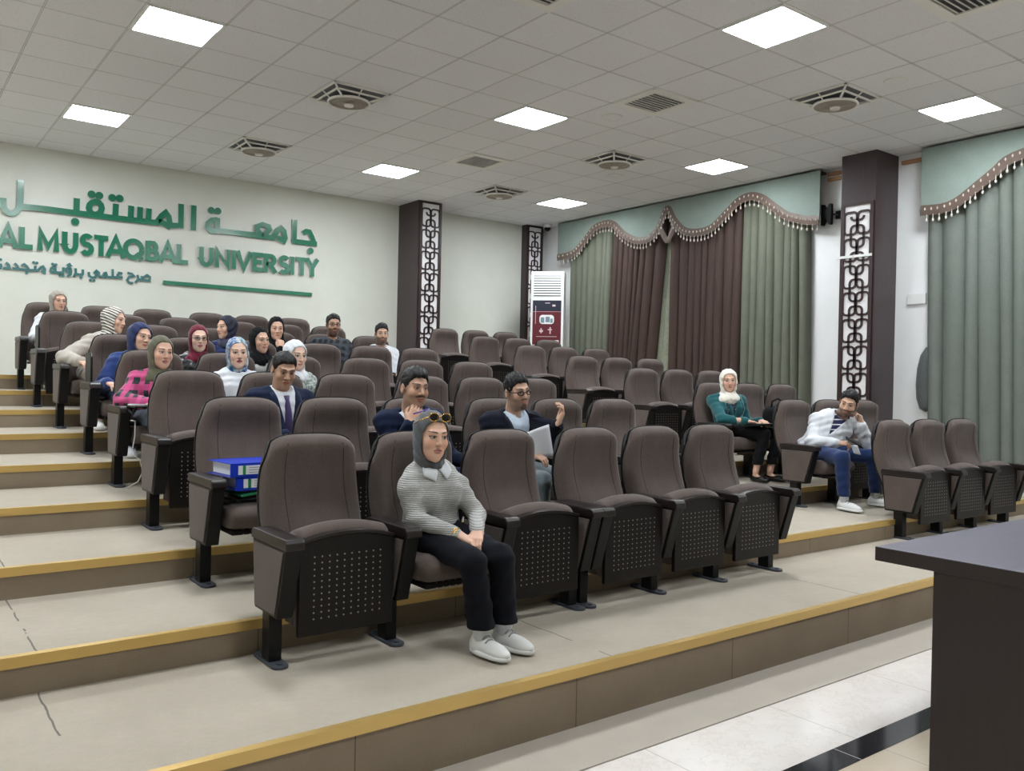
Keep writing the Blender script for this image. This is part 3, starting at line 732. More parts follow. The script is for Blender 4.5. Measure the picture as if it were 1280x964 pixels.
curtain('curtain', 'grey green curtain at the right edge of the photo behind three empty chairs', None, MT['sage2'], (4.92, 2.2, 4.86, 2.0), 4.12, .42, 15, .064, 8)
def smooth_poly(P, n=8):
    out = []
    for i in range(len(P)-1):
        p0 = P[max(0, i-1)]; p1 = P[i]; p2 = P[i+1]; p3 = P[min(len(P)-1, i+2)]
        for k in range(n):
            t = k/n
            out.append(tuple(.5*((2*p1[c])+(-p0[c]+p2[c])*t+(2*p0[c]-5*p1[c]+4*p2[c]-p3[c])*t*t+(-p0[c]+3*p1[c]-3*p2[c]+p3[c])*t**3) for c in (0, 1)))
    return out+[P[-1]]
def valance(label, m, pts, ztop, loop=None):
    t = thing('valance', label, 'valance', (XW-.205, 0, 0), 0, 'shaped curtain valances')
    P = smooth_poly(pts); n = len(P)
    V = [(0, y, z+.02) for y, z in P]+[(0, y, ztop) for y, z in P]; o = len(V)
    V += [(.014, y, z) for _, y, z in V]
    F = [(i, i+1, n+i+1, n+i) for i in range(n-1)]+[(o+i, o+n+i, o+n+i+1, o+i+1) for i in range(n-1)]+[(i, o+i, o+i+1, i+1) for i in range(n-1)]+[(n+i, n+i+1, o+n+i+1, o+n+i) for i in range(n-1)]
    F += [(0, n, o+n, o), (n-1, o+n-1, o+2*n-1, 2*n-1)]
    mesh('panel', V, F, m, t)
    MB().box(.016, .17, min(P[0][0], P[-1][0])+.02, max(P[0][0], P[-1][0])-.02, ztop-.03, ztop).obj('pelmet_board', MT['desk'], t)
    def ribbon(Q, name, wd, dx):
        b = MB(); v = []; k = len(Q)
        for i, p in enumerate(Q):
            a = Q[max(0, i-1)]; c = Q[min(k-1, i+1)]; d = Vector((c[0]-a[0], c[1]-a[1])).normalized(); nx = (-d.y, d.x)
            v += [(dx, p[0]+nx[0]*wd/2, p[1]+nx[1]*wd/2), (dx-.008, p[0], p[1]), (dx, p[0]-nx[0]*wd/2, p[1]-nx[1]*wd/2), (dx+.012, p[0], p[1])]
        for i in range(k-1):
            a = 4*i
            for q in range(4): b.add([], []); b.f.append((a+q, a+(q+1) % 4, a+4+(q+1) % 4, a+4+q)); b.m.append(0)
        b.v = v
        return b.obj(name, MT['band'], t)
    ribbon(P, 'trim_band', .115, -.006)
    if loop: ribbon(smooth_poly(loop), 'trim_loop', .09, -.012)
    bd = MB()
    L = 0; last = P[0]
    for p in P:
        L += math.hypot(p[0]-last[0], p[1]-last[1]); last = p
        if L > .062:
            L = 0; x = -.012
            bd.tube([(x, p[0], p[1]-.05), (x, p[0], p[1]-.095), (x, p[0], p[1]-.105), (x, p[0], p[1]-.125), (x, p[0], p[1]-.135)], [.004, .004, .013, .012, .003], 6)
            bd.tube([(x-.004, p[0]+.02, p[1]+.03), (x-.004, p[0]+.02, p[1]+.012), (x-.004, p[0]+.02, p[1]-.004)], [.003, .011, .003], 6)
    f = bd.obj('bead_fringe', MT['bead'], t); f['kind'] = 'stuff'
    return t
V1 = [(11.35, 3.606), (10.956, 3.634), (10.707, 3.776), (10.418, 3.994), (10.133, 4.035), (9.945, 3.984), (9.713, 3.801), (9.445, 3.68), (9.189, 3.674), (8.985, 3.808), (8.815, 4.075), (8.666, 3.886), (8.466, 3.706), (8.2, 3.649), (7.946, 3.685), (7.703, 3.85), (7.501, 3.986), (7.302, 4.026), (7.106, 3.963), (6.912, 3.816), (6.724, 3.683), (6.542, 3.616), (6.424, 3.579), (6.24, 3.554)]
valance('sage green shaped valance with brown beaded trim between the air conditioner and dark pillar', MT['sage_blue'], V1, 4.19, [(8.96, 3.86), (8.90, 3.74), (8.785, 3.60), (8.69, 3.74), (8.63, 3.84)])
V2 = [(4.943, 3.486), (4.694, 3.476), (4.52, 3.525), (4.311, 3.666), (4.13, 3.793), (4.032, 3.873), (3.877, 3.92), (3.6, 3.96), (3.3, 3.90), (2.95, 3.66), (2.6, 3.49), (2.2, 3.47)]
valance('pale blue green shaped valance with beaded trim at the right edge', MT['sage_blue'], V2, 4.19)
# bundle of dark cloth tucked behind the right curtain
o = MB(); o.tube([(0, -.02, 1.93), (0, .0, 1.83), (0, .02, 1.68), (0, .025, 1.5), (0, .02, 1.35), (0, .0, 1.24), (0, -.02, 1.2)], [.02, .06, .075, .08, .075, .06, .02], 12)
o = o.obj('cloth_bundle', fabric('dark_grey_cloth', srgb(84, 88, 88), 40), None, True); o.location = (XW-.085, 4.90, 0)
tag(o, 'dark grey gathered cloth bulging out behind the right curtain edge', 'cloth')
# projector bracket on the wall strip, wood battens, white socket box
MT['black_metal'] = mat('matt_black_metal', srgb(10, 10, 11), .7, spec=.2)
t = thing('speaker_bracket', 'black metal bracket fixed to the wall left of the right pillar', 'bracket', (XW, 6.10, 3.63))
MB().box(-.02, 0, -.03, .03, -.05, .05).obj('wall_plate', MT['plastic'], t); MB().tube([(-.01, 0, 0), (-.1, .02, 0)], .012, 8).obj('arm', MT['steel'], t)
b = MB(); b.prism([(.02, -.13), (.05, -.13), (.09, -.06), (.13, -.13), (.16, -.13), (.16, .13), (.13, .13), (.09, .06), (.05, .13), (.02, .13)], -.24, -.19, 'x')
b.v = [(p[0]+.10, p[1], p[2]) for p in b.v]; b.obj('clamp', MT['black_metal'], t)
MT['pine'] = mat('pine_batten', srgb(176, 128, 92), .6, build=wood(srgb(160, 112, 78), srgb(196, 150, 112), 'y'))
for y0, y1, z, l in ((6.06, 6.24, 4.16, 'upper short pine batten beside the far valance end'), (6.06, 6.24, 4.09, 'lower short pine batten beside the far valance end'), (4.94, 5.27, 4.12, 'pine batten between the right pillar and the blue green valance')):
    tag(MB().box(XW-.045, XW-.001, y0, y1, z-.02, z+.02).obj('batten', MT['pine']), l, 'batten', 'pine battens under the ceiling')
t = thing('trunking_box', 'small white surface box on the wall right of the dark pillar', 'box', (XW, 5.06, 2.50))
MB().box(-.03, 0, -.11, .11, -.06, .06, bev=.004).obj('cover', MT['white'], t)

# ---------------------------------------------------------------- standing air conditioner
t = thing('air_conditioner', 'white standing air conditioner with dark red front poster in the corner', 'air conditioner', (9.03, 10.95, lev(9)), math.radians(-46))
MB().box(-.275, .275, -.17, .17, 0, 1.87, bev=.012).obj('housing', MT['white'], t)
MT['ac_grey'] = mat('ac_grille_grey', srgb(98, 108, 108), .6)
MB().box(-.225, .225, -.174, -.165, 1.46, 1.80).obj('outlet_shade', MT['ac_grey'], t)  # flush plate whose grey stands for the shade behind the louvres
for k in range(8): MB().prism([(-.186, 1.475+.041*k), (-.182, 1.475+.041*k), (-.170, 1.497+.041*k), (-.174, 1.497+.041*k)], -.225, .225, 'x').obj('louvre_slat', MT['offwhite'], t)
MB().box(-.235, .235, -.178, -.168, .66, 1.39).obj('poster', mat('maroon_poster', srgb(92, 10, 28), .35), t)
MB().box(-.235, .235, -.181, -.177, 1.21, 1.39).obj('poster_header', mat('navy_poster_band', srgb(18, 24, 46), .35), t)
MB().box(-.235, .235, -.182, -.177, 1.2, 1.208).obj('poster_rule', mat('pale_pink_rule', srgb(190, 130, 140), .4), t)
b = MB(); b.prism(rrect(-.12, .12, 1.0, 1.15, .05), -.184, -.178, 'y'); pl = b.obj('poster_emblem', MT['white'], t)
eb = mat('grey_blue_print', srgb(120, 140, 150), .5); em = mat('white_print', srgb(220, 200, 205), .5)
for x0, x1, z0, z1 in ((-.10, -.04, 1.02, 1.11), (-.02, .05, 1.03, 1.12), (.06, .10, 1.02, 1.09)): MB().box(x0, x1, -.186, -.183, z0, z1).obj('print_block', eb, pl)
for x0, x1, z0, z1 in ((-.12, -.06, .87, .90), (-.10, -.08, .85, .93), (.02, .09, .90, .915), (.05, .07, .84, .95), (-.17, .17, .79, .797), (-.19, -.183, 1.0, 1.3), (-.03, .05, 1.34, 1.35), (.09, .14, 1.29, 1.32)):
    MB().box(x0, x1, -.183, -.178, z0, z1).obj('poster_print', em, t)
MB().box(.115, .205, -.183, -.178, .68, .735).obj('rating_label', MT['white'], t)
MB().box(-.235, .235, -.174, -.165, .12, .60).obj('intake_grille', MT['ac_grey'], t)

# ---------------------------------------------------------------- desk
t = thing('desk', 'dark wood lecture desk with overhanging top at the right', 'desk', (3.157, 0, 0))
MB().box(0, 2.3, .55, 1.784, .775, .83, bev=.003).obj('desk_top', MT['desk_top'], t)
d_ = bpy.data.objects['desk_top']; d_.data.materials.append(MT['desk'])
for p in d_.data.polygons:
    if p.normal.z < .9: p.material_index = 1  # painted sheen colour stays on the upper face only
MB().box(.005, .035, .65, 1.555, 0, .774).obj('side_panel', MT['desk'], t)
MB().box(2.23, 2.26, .65, 1.555, 0, .774).obj('side_panel', MT['desk'], t)
MB().box(.035, 2.23, 1.525, 1.553, .1, .774).obj('modesty_panel', MT['desk'], t)

# ---------------------------------------------------------------- people: signed distance bodies turned into continuous meshes
f32 = np.float32
def V3(*a): return np.array(a, float)
def nrm(v): v = np.asarray(v, float); return v/(np.linalg.norm(v) or 1)
def axis(lo, hi, h, fine=()):
    """grid coordinates with step h, refined inside the fine intervals (a, b, step)"""
    x = [lo]
    while x[-1] < hi:
        s = h
        for a, b, hf in fine:
            if a-h*.9 <= x[-1] <= b: s = min(s, hf)
        x.append(x[-1]+s)
    return np.array(x, f32)
class Field:
    def __init__(s, lo, hi, h, fine=((), (), ())):
        s.ax = [axis(lo[i], hi[i], h, fine[i]) for i in range(3)]
        s.D = np.full([len(a) for a in s.ax], .5, f32)
    def sub(s, lo, hi, pad):
        sl = []
        for i in range(3):
            a = s.ax[i]; i0 = max(0, int(np.searchsorted(a, lo[i]-pad))-1); i1 = min(len(a), int(np.searchsorted(a, hi[i]+pad))+1)
            if i1-i0 < 1: return None
            sl.append(slice(i0, i1))
        X = s.ax[0][sl[0]][:, None, None]; Y = s.ax[1][sl[1]][None, :, None]; Z = s.ax[2][sl[2]][None, None, :]
        return tuple(sl), X, Y, Z
    def apply(s, d, sl, k, op):
        a = s.D[sl]
        if op == 'u':
            if k > 0: h = np.maximum(k-np.abs(a-d), 0)/k; r = np.minimum(a, d)-h*h*k*.25
            else: r = np.minimum(a, d)
        else:
            d = -d
            if k > 0: h = np.maximum(k-np.abs(a-d), 0)/k; r = np.maximum(a, d)+h*h*k*.25
            else: r = np.maximum(a, d)
        s.D[sl] = r
    def ell(s, c, r, R=None, k=.02, op='u', pad=.03):
        c = np.asarray(c, float); r = np.asarray(r, float); m = max(r) if R is not None else r
        g = s.sub(c-m, c+m, pad+k)
        if g is None: return s
        sl, X, Y, Z = g; X, Y, Z = X-f32(c[0]), Y-f32(c[1]), Z-f32(c[2])
        if R is not None:
            R = np.asarray(R, f32); X, Y, Z = (R[0, i]*X+R[1, i]*Y+R[2, i]*Z for i in range(3))
        q0 = np.sqrt((X/f32(r[0]))**2+(Y/f32(r[1]))**2+(Z/f32(r[2]))**2)
        q1 = np.sqrt((X/f32(r[0]**2))**2+(Y/f32(r[1]**2))**2+(Z/f32(r[2]**2))**2)+f32(1e-6)
        s.apply(q0*(q0-1)/q1, sl, k, op); return s
    def rc(s, a, b, ra, rb=None, k=.015, op='u', pad=.02):
        a = np.asarray(a, float); b = np.asarray(b, float); rb = ra if rb is None else rb; m = max(ra, rb)
        g = s.sub(np.minimum(a, b)-m, np.maximum(a, b)+m, pad+k)
        if g is None: return s
        sl, X, Y, Z = g; d = b-a; L = float(d @ d) or 1e-9
        X, Y, Z = X-f32(a[0]), Y-f32(a[1]), Z-f32(a[2])
        t = np.clip((X*f32(d[0])+Y*f32(d[1])+Z*f32(d[2]))/f32(L), 0, 1)
        s.apply(np.sqrt((X-t*f32(d[0]))**2+(Y-t*f32(d[1]))**2+(Z-t*f32(d[2]))**2)-(f32(ra)+t*f32(rb-ra)), sl, k, op); return s
    def fn(s, f, lo, hi, k=0, op='s'):
        g = s.sub(lo, hi, 0)
        if g: sl, X, Y, Z = g; s.apply(np.broadcast_to(f(X, Y, Z), s.D[sl].shape).astype(f32), sl, k, op)
        return s
    def all(s, f, k=0, op='s'):
        return s.fn(f, [a[0] for a in s.ax], [a[-1] for a in s.ax], k, op)
    def front(s, x, z):
        """y of the first surface met coming from -y"""
        i = int(np.argmin(abs(s.ax[0]-x))); j = int(np.argmin(abs(s.ax[2]-z))); c = s.D[i, :, j]; n = np.nonzero(c < 0)[0]
        if not len(n) or n[0] == 0: return None
        q = n[0]; t = c[q-1]/(c[q-1]-c[q]); return float(s.ax[1][q-1]+t*(s.ax[1][q]-s.ax[1][q-1]))
    def mesh(s):
        D = s.D; S_ = D < 0; nx, ny, nz = D.shape
        c = S_[:-1, :-1, :-1].astype(np.int8)
        tot = np.zeros((nx-1, ny-1, nz-1), np.int8)
        for i in (0, 1):
            for j in (0, 1):
                for k in (0, 1): tot += S_[i:nx-1+i, j:ny-1+j, k:nz-1+k]
        I, J, K = np.nonzero((tot > 0) & (tot < 8))
        idx = np.full((nx-1, ny-1, nz-1), -1, np.int32); idx[I, J, K] = np.arange(len(I))
        P = np.zeros((len(I), 3)); cnt = np.zeros(len(I))
        cor = [(i, j, k) for i in (0, 1) for j in (0, 1) for k in (0, 1)]
        val = {q: D[I+q[0], J+q[1], K+q[2]] for q in cor}
        for q in cor:
            for a in range(3):
                if q[a] == 0:
                    p = list(q); p[a] = 1; p = tuple(p); v0, v1 = val[q], val[p]; m = (v0 < 0) != (v1 < 0)
                    t = np.where(m, v0/np.where(v0 == v1, 1, v0-v1), 0)
                    co = []
                    for b in range(3):
                        A = s.ax[b]; id_ = (I, J, K)[b]
                        if b == a: co.append(A[id_]+t*(A[id_+1]-A[id_]))
                        else: co.append(A[id_+q[b]])
                    P += np.where(m[:, None], np.stack(co, 1), 0); cnt += m
        P /= cnt[:, None]
        F = []
        for a in range(3):
            b, c_ = (a+1) % 3, (a+2) % 3
            s0 = [slice(None)]*3; s1 = [slice(None)]*3; s0[a] = slice(0, -1); s1[a] = slice(1, None)
            A, B = S_[tuple(s0)], S_[tuple(s1)]
            E = np.stack(np.nonzero(A != B)); sh = D.shape
            ok = (E[b] > 0) & (E[c_] > 0) & (E[b] < sh[b]-1) & (E[c_] < sh[c_]-1); E = E[:, ok]
            fl = A[tuple(E)]
            def cell(db, dc):
                q = E.copy(); q[b] += db; q[c_] += dc; return idx[tuple(q)]
            Q = np.stack([cell(-1, -1), cell(0, -1), cell(0, 0), cell(-1, 0)], 1)
            Q[~fl] = Q[~fl][:, ::-1]; F.append(Q)
        return P, np.concatenate(F)
def field_obj(fd, name, m, parent, col=None):
    P, F = fd.mesh()
    me = bpy.data.meshes.new(name); me.vertices.add(len(P)); me.vertices.foreach_set('co', P.astype(f32).ravel())
    me.loops.add(F.size); me.loops.foreach_set('vertex_index', F.astype(np.int32).ravel())
    me.polygons.add(len(F)); me.polygons.foreach_set('loop_start', np.arange(0, F.size, 4, dtype=np.int32)); 
    me.polygons.foreach_set('use_smooth', np.ones(len(F), bool))
    me.materials.append(m); me.update(calc_edges=True); me.validate()
    if col is not None:
        a = me.color_attributes.new('col', 'FLOAT_COLOR', 'POINT'); a.data.foreach_set('color', np.concatenate([col(P), np.ones((len(P), 1))], 1).astype(f32).ravel())
    o = bpy.data.objects.new(name, me); return link(o, parent)
def rot_xyz(yaw, pitch, roll):
    """face along -y; yaw>0 turns to -x, pitch>0 looks down, roll>0 tips the crown to +x"""
    y, p, r = (math.radians(v) for v in (yaw, pitch, roll))
    Rz = np.array([[math.cos(-y), -math.sin(-y), 0], [math.sin(-y), math.cos(-y), 0], [0, 0, 1]])
    Rx = np.array([[1, 0, 0], [0, math.cos(p), -math.sin(p)], [0, math.sin(p), math.cos(p)]])
    Ry = np.array([[math.cos(r), 0, math.sin(r)], [0, 1, 0], [-math.sin(r), 0, math.cos(r)]])
    return Rz @ Ry @ Rx
def skin_mat(t, b):
    a = t.new('ShaderNodeAttribute', attribute_name='col')
    n = t.noise(t.coord(), 55, 3)
    t.l.new(t.mix(t.math('MULTIPLY', n, .14), a.outputs['Color'], t.mix(.5, a.outputs['Color'], srgb(150, 96, 76))), b.inputs['Base Color'])
    b.inputs['Subsurface Weight'].default_value = .0
MT['skin'] = mat('skin', rough=.5, spec=.35, build=skin_mat)
def hair_b(c1, c2):
    def bd(t, b):
        n = t.noise(t.coord(), 120, 3, .6, vscale=(1, 1, .3)); t.l.new(t.mix(n, c1, c2), b.inputs['Base Color']); t.l.new(t.bump(n, .6, .004), b.inputs['Normal'])
    return bd
MT['hair'] = mat('black_hair', rough=.5, spec=.35, build=hair_b(srgb(8, 8, 10), srgb(26, 26, 29)))
HANDB = [(.028, (.040, .025, .020), .0088), (.0095, (.045, .029, .021), .0090), (-.0095, (.042, .027, .020), .0086), (-.027, (.033, .021, .018), .0076)]
def add_hand(fd, wrist, d, n, side, curl=.5, sc=.92, thumb=.6, point=None, spread=.06):
    """d: wrist to knuckles, n: the way the palm faces, side: +1 right hand, -1 left; curl 0 flat .. 1 fist"""
    X = nrm(d); Zb = -np.asarray(n, float); Zb = nrm(Zb-X*(Zb @ X)); Yb = np.cross(Zb, X)
    R = np.stack([X, Yb, Zb], 1); w = np.asarray(wrist, float)
    T = lambda p: w+R @ (np.asarray(p)*sc)
    for i, (y, ls, r) in enumerate(HANDB):
        y *= side
        fd.rc(T((.004, y*.55, 0)), T((.082, y, -.002)), .0155*sc, .0115*sc, k=.012)
        cu = curl if point is None else point[i]
        p = np.array((.084, y, -.001)); ang = 0; sp = spread*(y/.03)
        for j, (l, a) in enumerate(zip(ls, (.75, 1.15, .85))):
            ang += cu*a*1.15
            q = p+l*np.array((math.cos(ang)*math.cos(sp), math.sin(sp), -math.sin(ang)))
            fd.rc(T(p), T(q), r*(1-.09*j)*sc, r*(.92-.09*j)*sc, k=.004); p = q
    s = side
    fd.rc(T((.012, s*.02, -.006)), T((.045, s*.042, -.014)), .0155*sc, .0125*sc, k=.012)
    a = thumb
    p1 = np.array((.045, s*.042, -.014)); p2 = p1+.032*np.array((.80, s*(.55-.6*a), -.30*a)); p3 = p2+.027*np.array((.88, s*(.25-.8*a), -.35*a))
    fd.rc(T(p1), T(p2), .0112*sc, .0102*sc, k=.005); fd.rc(T(p2), T(p3), .0102*sc, .0085*sc, k=.004)
def add_head(fd, T, R, s, fem, ears=True):
    E = lambda c, r, k=.02, op='u': fd.ell(T(c), np.array(r)*s, R, k*s, op)
    C_ = lambda a, b, ra, rb, k=.012, op='u': fd.rc(T(a), T(b), ra*s, rb*s, k*s, op)
    E((0, .014, .036), (.076, .096, .087)); E((0, -.030, -.028), (.062 if not fem else .060, .062, .086), .03)
    E((0, -.028, -.078), (.051 if not fem else .048, .054, .040), .03)
    E((0, -.070, -.104), (.020 if not fem else .018, .016, .016), .026)
    for q in (-1, 1):
        E((q*.041, -.058, -.024), (.023, .024, .026), .02)
        C_((q*.040, -.080+(.004 if fem else 0), .031), (q*.012, -.088+(.005 if fem else 0), .031), .0085, .0085, .018)
    nw = .80 if fem else 1.0; C_((0, -.088, .022), (0, -.106, -.022), .0085*nw, .0120*nw, .012); E((0, -.102, -.026), (.013*nw, .012, .010), .008)
    for q in (-1, 1): E((q*.0115*nw, -.097, -.028), (.009*nw, .010, .008), .006)
    for q in (-1, 1): E((q*.031, -.099, .009), (.0175, .016, .0105), .010, 's')
    for q in (-1, 1): E((q*.031, -.0735, .009), (.0140, .0140, .0135), .003)
    for q in (-1, 1): C_((q*.018, -.0865, .0155), (q*.044, -.0795, .0155), .0032, .0032, .004); C_((q*.020, -.0845, .0015), (q*.042, -.0785, .0018), .0028, .0028, .004)
    E((0, -.0885, -.0545), (.023, .0095, .0058), .006); E((0, -.0870, -.0655), (.019, .0105, .0072), .006)
    E((0, -.0965, -.060), (.020, .004, .0014), .004, 's')
    for q in (-1, 1) if ears else ():
        E((q*.078, .014, -.004), (.0085, .021, .032), .008); E((q*.086, .008, .0), (.005, .010, .017), .005, 's')
def head_color(P, T0, R, s, skin, fem, beard, gaze=(0, 0), lips=None, brow=1.0):
    L = (P-T0) @ R/s; x, y, z = L.T; ax = np.abs(x)
    sk = np.array(skin[:3]); col = np.repeat(sk[None], len(P), 0)
    fr = (y < -.035) & (np.abs(z) < .14) & (ax < .085)
    def blend(m, c): 
        m = np.clip(m, 0, 1)[:, None]; col[:] = col*(1-m)+np.array(c[:3])*m
    blend(fr*np.exp(-((ax-.042)/.02)**2-((z+.022)/.022)**2)*(.35 if fem else .15), sk*np.array((1.08, .72, .66)))
    blend(fr*np.exp(-((ax-.031)/.019)**2-((z-.004)/.012)**2)*.35, sk*.55)  # eye socket shade painted into the skin colour
    lc = np.array(lips if lips is not None else (sk*np.array((.82, .50, .48))))
    u = (ax/.0245)**2; lp = np.clip(1.25-(u+((z+.0595)/(.0115*np.sqrt(np.clip(1-.6*u, .05, 1))))**2), 0, 1)*2
    blend(fr*np.clip(lp, 0, 1)*(y < -.07), lc)
    blend(fr*(np.exp(-((z+.0597)/.0014)**2)*(ax < .021)*(y < -.07))*.75, lc*.3)
    if beard:
        jaw = np.clip((-.030-z-.25*np.clip(.05-ax, 0, .05))/.012, 0, 1)*(y < .035)*(z > -.135)
        side = np.clip((ax-.058)/.008, 0, 1)*(z < .03)*(z > -.06)*(y < .0)*(y > -.055)
        mo = np.clip(1.2-((ax/(.038 if beard == 3 else .032))**2+((z+.0445)/(.0115 if beard == 3 else .0085))**2), 0, 1)*2*(y < -.06)
        chn = np.clip(1.2-((ax/.030)**2+((z+.095)/.022)**2), 0, 1)*2*(y < -.05)
        lipm = np.clip(lp, 0, 1)
        noise = .88+.2*np.sin(L[:, 0]*900+3)*np.sin(L[:, 2]*1100)*np.sin(L[:, 1]*700)
        dens = {1: (.30, .25, .55, .45), 2: (.82, .75, .95, .95), 3: (.28, .22, .97, .40), 4: (.45, .5, .88, .97)}[beard]
        m = (ax < .095)*(y > -.13)*(y < .06)*np.maximum.reduce([jaw*dens[0], side*dens[1], np.clip(mo, 0, 1)*dens[2], np.clip(chn, 0, 1)*dens[3]])*noise*(1-.85*lipm)
        blend(m, np.array((.012, .011, .012)))
    # brows
    bz = .0318+(.0042 if fem else .004)*np.sin(np.clip((ax-.012)/.042, 0, 1)*PI*.72)
    wd = (.0044 if fem else .0056)*(1-.55*np.clip((ax-.03)/.025, 0, 1))
    blend(fr*np.clip(1.3-np.abs(z-bz)/wd, 0, 1)*(ax > .011)*(ax < .053)*brow, (.016, .013, .012))
    # eyes
    ex = ax-.031; es = 1.12 if fem else 1.0; oy = (ex/(.0146*es))**2+((z-.0092)/(.0064*es))**2
    eye = fr*np.clip((1.0-oy)*4, 0, 1)
    lash = fr*np.clip(1.4-np.abs(np.sqrt(oy)-1.10)/.24, 0, 1)*(z > .0085)*(ax > .015)*(ax < .049)
    blend(eye, (.40, .37, .35))
    gx = gaze[0]*.005
    ir = ((x-np.sign(x)*.031-gx)/.0070)**2+((z-.0092-gaze[1]*.003)/.0074)**2
    blend(eye*np.clip((1.15-ir)*4, 0, 1), (.030, .016, .010)); 
    blend(lash*(.95 if fem else .65), (.010, .008, .008))
    low = fr*np.clip(1.3-np.abs(np.sqrt(oy)-1.1)/.12, 0, 1)*(z < .0090)*(ax > .018)*(ax < .047)
    blend(low*(.5 if fem else .25), (.03, .02, .018))
    blend(fr*np.exp(-((ax-.0085)/.0035)**2-((z+.0345)/.0022)**2)*(y < -.09)*.7, sk*.2)
    return col
def ik(a, b, l1, l2, pole):
    a, b = np.asarray(a, float), np.asarray(b, float); d = b-a; L = min(np.linalg.norm(d), (l1+l2)*.999); u = nrm(d)
    x = (l1*l1-l2*l2+L*L)/(2*L); h = math.sqrt(max(l1*l1-x*x, 0)); p = np.asarray(pole, float); p = nrm(p-u*(p @ u)); return a+u*x+p*h
SKINS = {'fair': srgb(228, 192, 172), 'light': srgb(216, 174, 152), 'mid': srgb(206, 167, 144), 'tan': srgb(190, 150, 127)}
"""spec keys: sex, head, face=(yaw,pitch,roll), skin, hs, top=(kind, material, ...), legs material, cover=('hijab', material) or ('hair', style), arms..."""
def person(label, loc, rz, sp):
    root = thing('person', label, 'person', loc, rz)
    fem = sp.get('sex', 'f') == 'f'; hs = sp.get('hs', .93 if not fem else .90); hh = sp.get('fine', .0045); hd = sp.get('hand', .0045); gh = sp.get('gh', .011)
    H = V3(*sp['head']); yaw, pitch, roll = sp.get('face', (0, 0, 0)); R = rot_xyz(yaw, pitch, roll); T = lambda c: H+R @ (np.asarray(c, float)*hs)
    hip = V3(*sp.get('hip', (H[0]*.35, .07, .475)))
    N = V3(*sp['neck']) if 'neck' in sp else T((0, .035, -.05))+V3(0, .015, -.105)
    ty = math.radians(sp.get('twist', 0)); lat = V3(math.cos(ty), -math.sin(ty), sp.get('drop', 0))
    sw = sp.get('sw', .134 if fem else .170)
    up = nrm(N-hip); fx = nrm(lat-up*(lat @ up)); fy = np.cross(up, fx); RT = np.stack([fx, fy, up], 1)
    shc = N+RT @ V3(0, .012, -.052)
    sh = {q: shc+lat*(-q*sw) for q in (1, -1)}       # q=+1 right side of the body (-x)
    for q, k in ((1, 'shR'), (-1, 'shL')):
        if k in sp: sh[q] = V3(*sp[k])
    wr = {1: V3(*sp.get('wrR', (hip[0]-.09, -.20, .545))), -1: V3(*sp.get('wrL', (hip[0]+.09, -.20, .545)))}
    u1, u2 = (.245, .225) if fem else (.265, .24)
    el = {q: V3(*sp[k]) if k in sp else ik(sh[q], wr[q], u1, u2, (-q*.38, .6, -.7)) for q, k in ((1, 'elR'), (-1, 'elL'))}
    hj = {q: hip+V3(-q*.082, -.02, -.005) for q in (1, -1)}
    kn = {1: V3(*sp.get('knR', (hip[0]-.095, -.37, .455))), -1: V3(*sp.get('knL', (hip[0]+.095, -.37, .455)))}
    an = {1: V3(*sp.get('anR', (hip[0]-.095, -.36, .085))), -1: V3(*sp.get('anL', (hip[0]+.095, -.36, .085)))}
    toe = {1: nrm(sp.get('toeR', (-.1, -1, 0))), -1: nrm(sp.get('toeL', (.1, -1, 0)))}
    hd_ = {1: sp.get('hR', ((.25, -.9, -.2), (0, 0, -1), .35)), -1: sp.get('hL', ((-.25, -.9, -.2), (0, 0, -1), .35))}
    allp = np.array([H, N, hip]+[d[q] for d in (sh, wr, el, kn, an) for q in (1, -1)])
    lo, hi = allp.min(0)-.22, allp.max(0)+.22; lo[2] = max(lo[2], -.02)
    # ---- body
    hb = .16*hs
    fine = [[(H[i]-hb*(1 if i != 2 else .95), H[i]+hb*(1 if i != 2 else .95), hh)] for i in range(3)]
    for q in (1, -1):
        if sp.get('showhand', (1, 1))[0 if q == 1 else 1]:
            c = wr[q]+nrm(hd_[q][0])*.075
            for i in range(3): fine[i].append((c[i]-.10, c[i]+.10, hd))
    B = Field(lo, hi, .016, fine)
    B.ell(hip+RT @ V3(0, 0, .02), (.135, .09, .085), RT, .02); B.ell(hip+(N-hip)*.38, (.115, .085, .13), RT, .04); B.ell(hip+(N-hip)*.70, (.135, .085, .13), RT, .04)
    B.rc(sh[1], sh[-1], .038, .038, .03)
    B.rc(T((0, .018, -.055)), N+RT @ V3(0, .008, -.02), (.050 if fem else .058)*hs, (.052 if fem else .062)*hs, .02)
    for q in (1, -1):
        B.rc(sh[q], el[q], .036 if fem else .041, .030 if fem else .035, .02).rc(el[q], wr[q], .030 if fem else .034, .0245 if fem else .028, .015)
        B.rc(hj[q], kn[q], .066, .048, .02).rc(kn[q], an[q]+V3(0, 0, .01), .046, .030, .015)
        B.rc(an[q]+V3(0, .01, -.035), an[q]+toe[q]*.11+V3(0, 0, -.060), .024, .015, .02)
        hq = hd_[q]; add_hand(B, wr[q], hq[0], hq[1], q, hq[2], .88 if fem else .95, *(hq[3:] if len(hq) > 3 else ()))
    add_head(B, T, R, hs, fem, sp['cover'][0] == 'hair')
    beard = sp.get('beard', 0); sk = SKINS[sp.get('skin', 'light')]
    def colf(P):
        return head_color(P, H, R, hs, sk, fem, beard, sp.get('gaze', (0, 0)), sp.get('lips'), sp.get('brow', 1))
    field_obj(B, 'body', MT['skin'], root, colf)
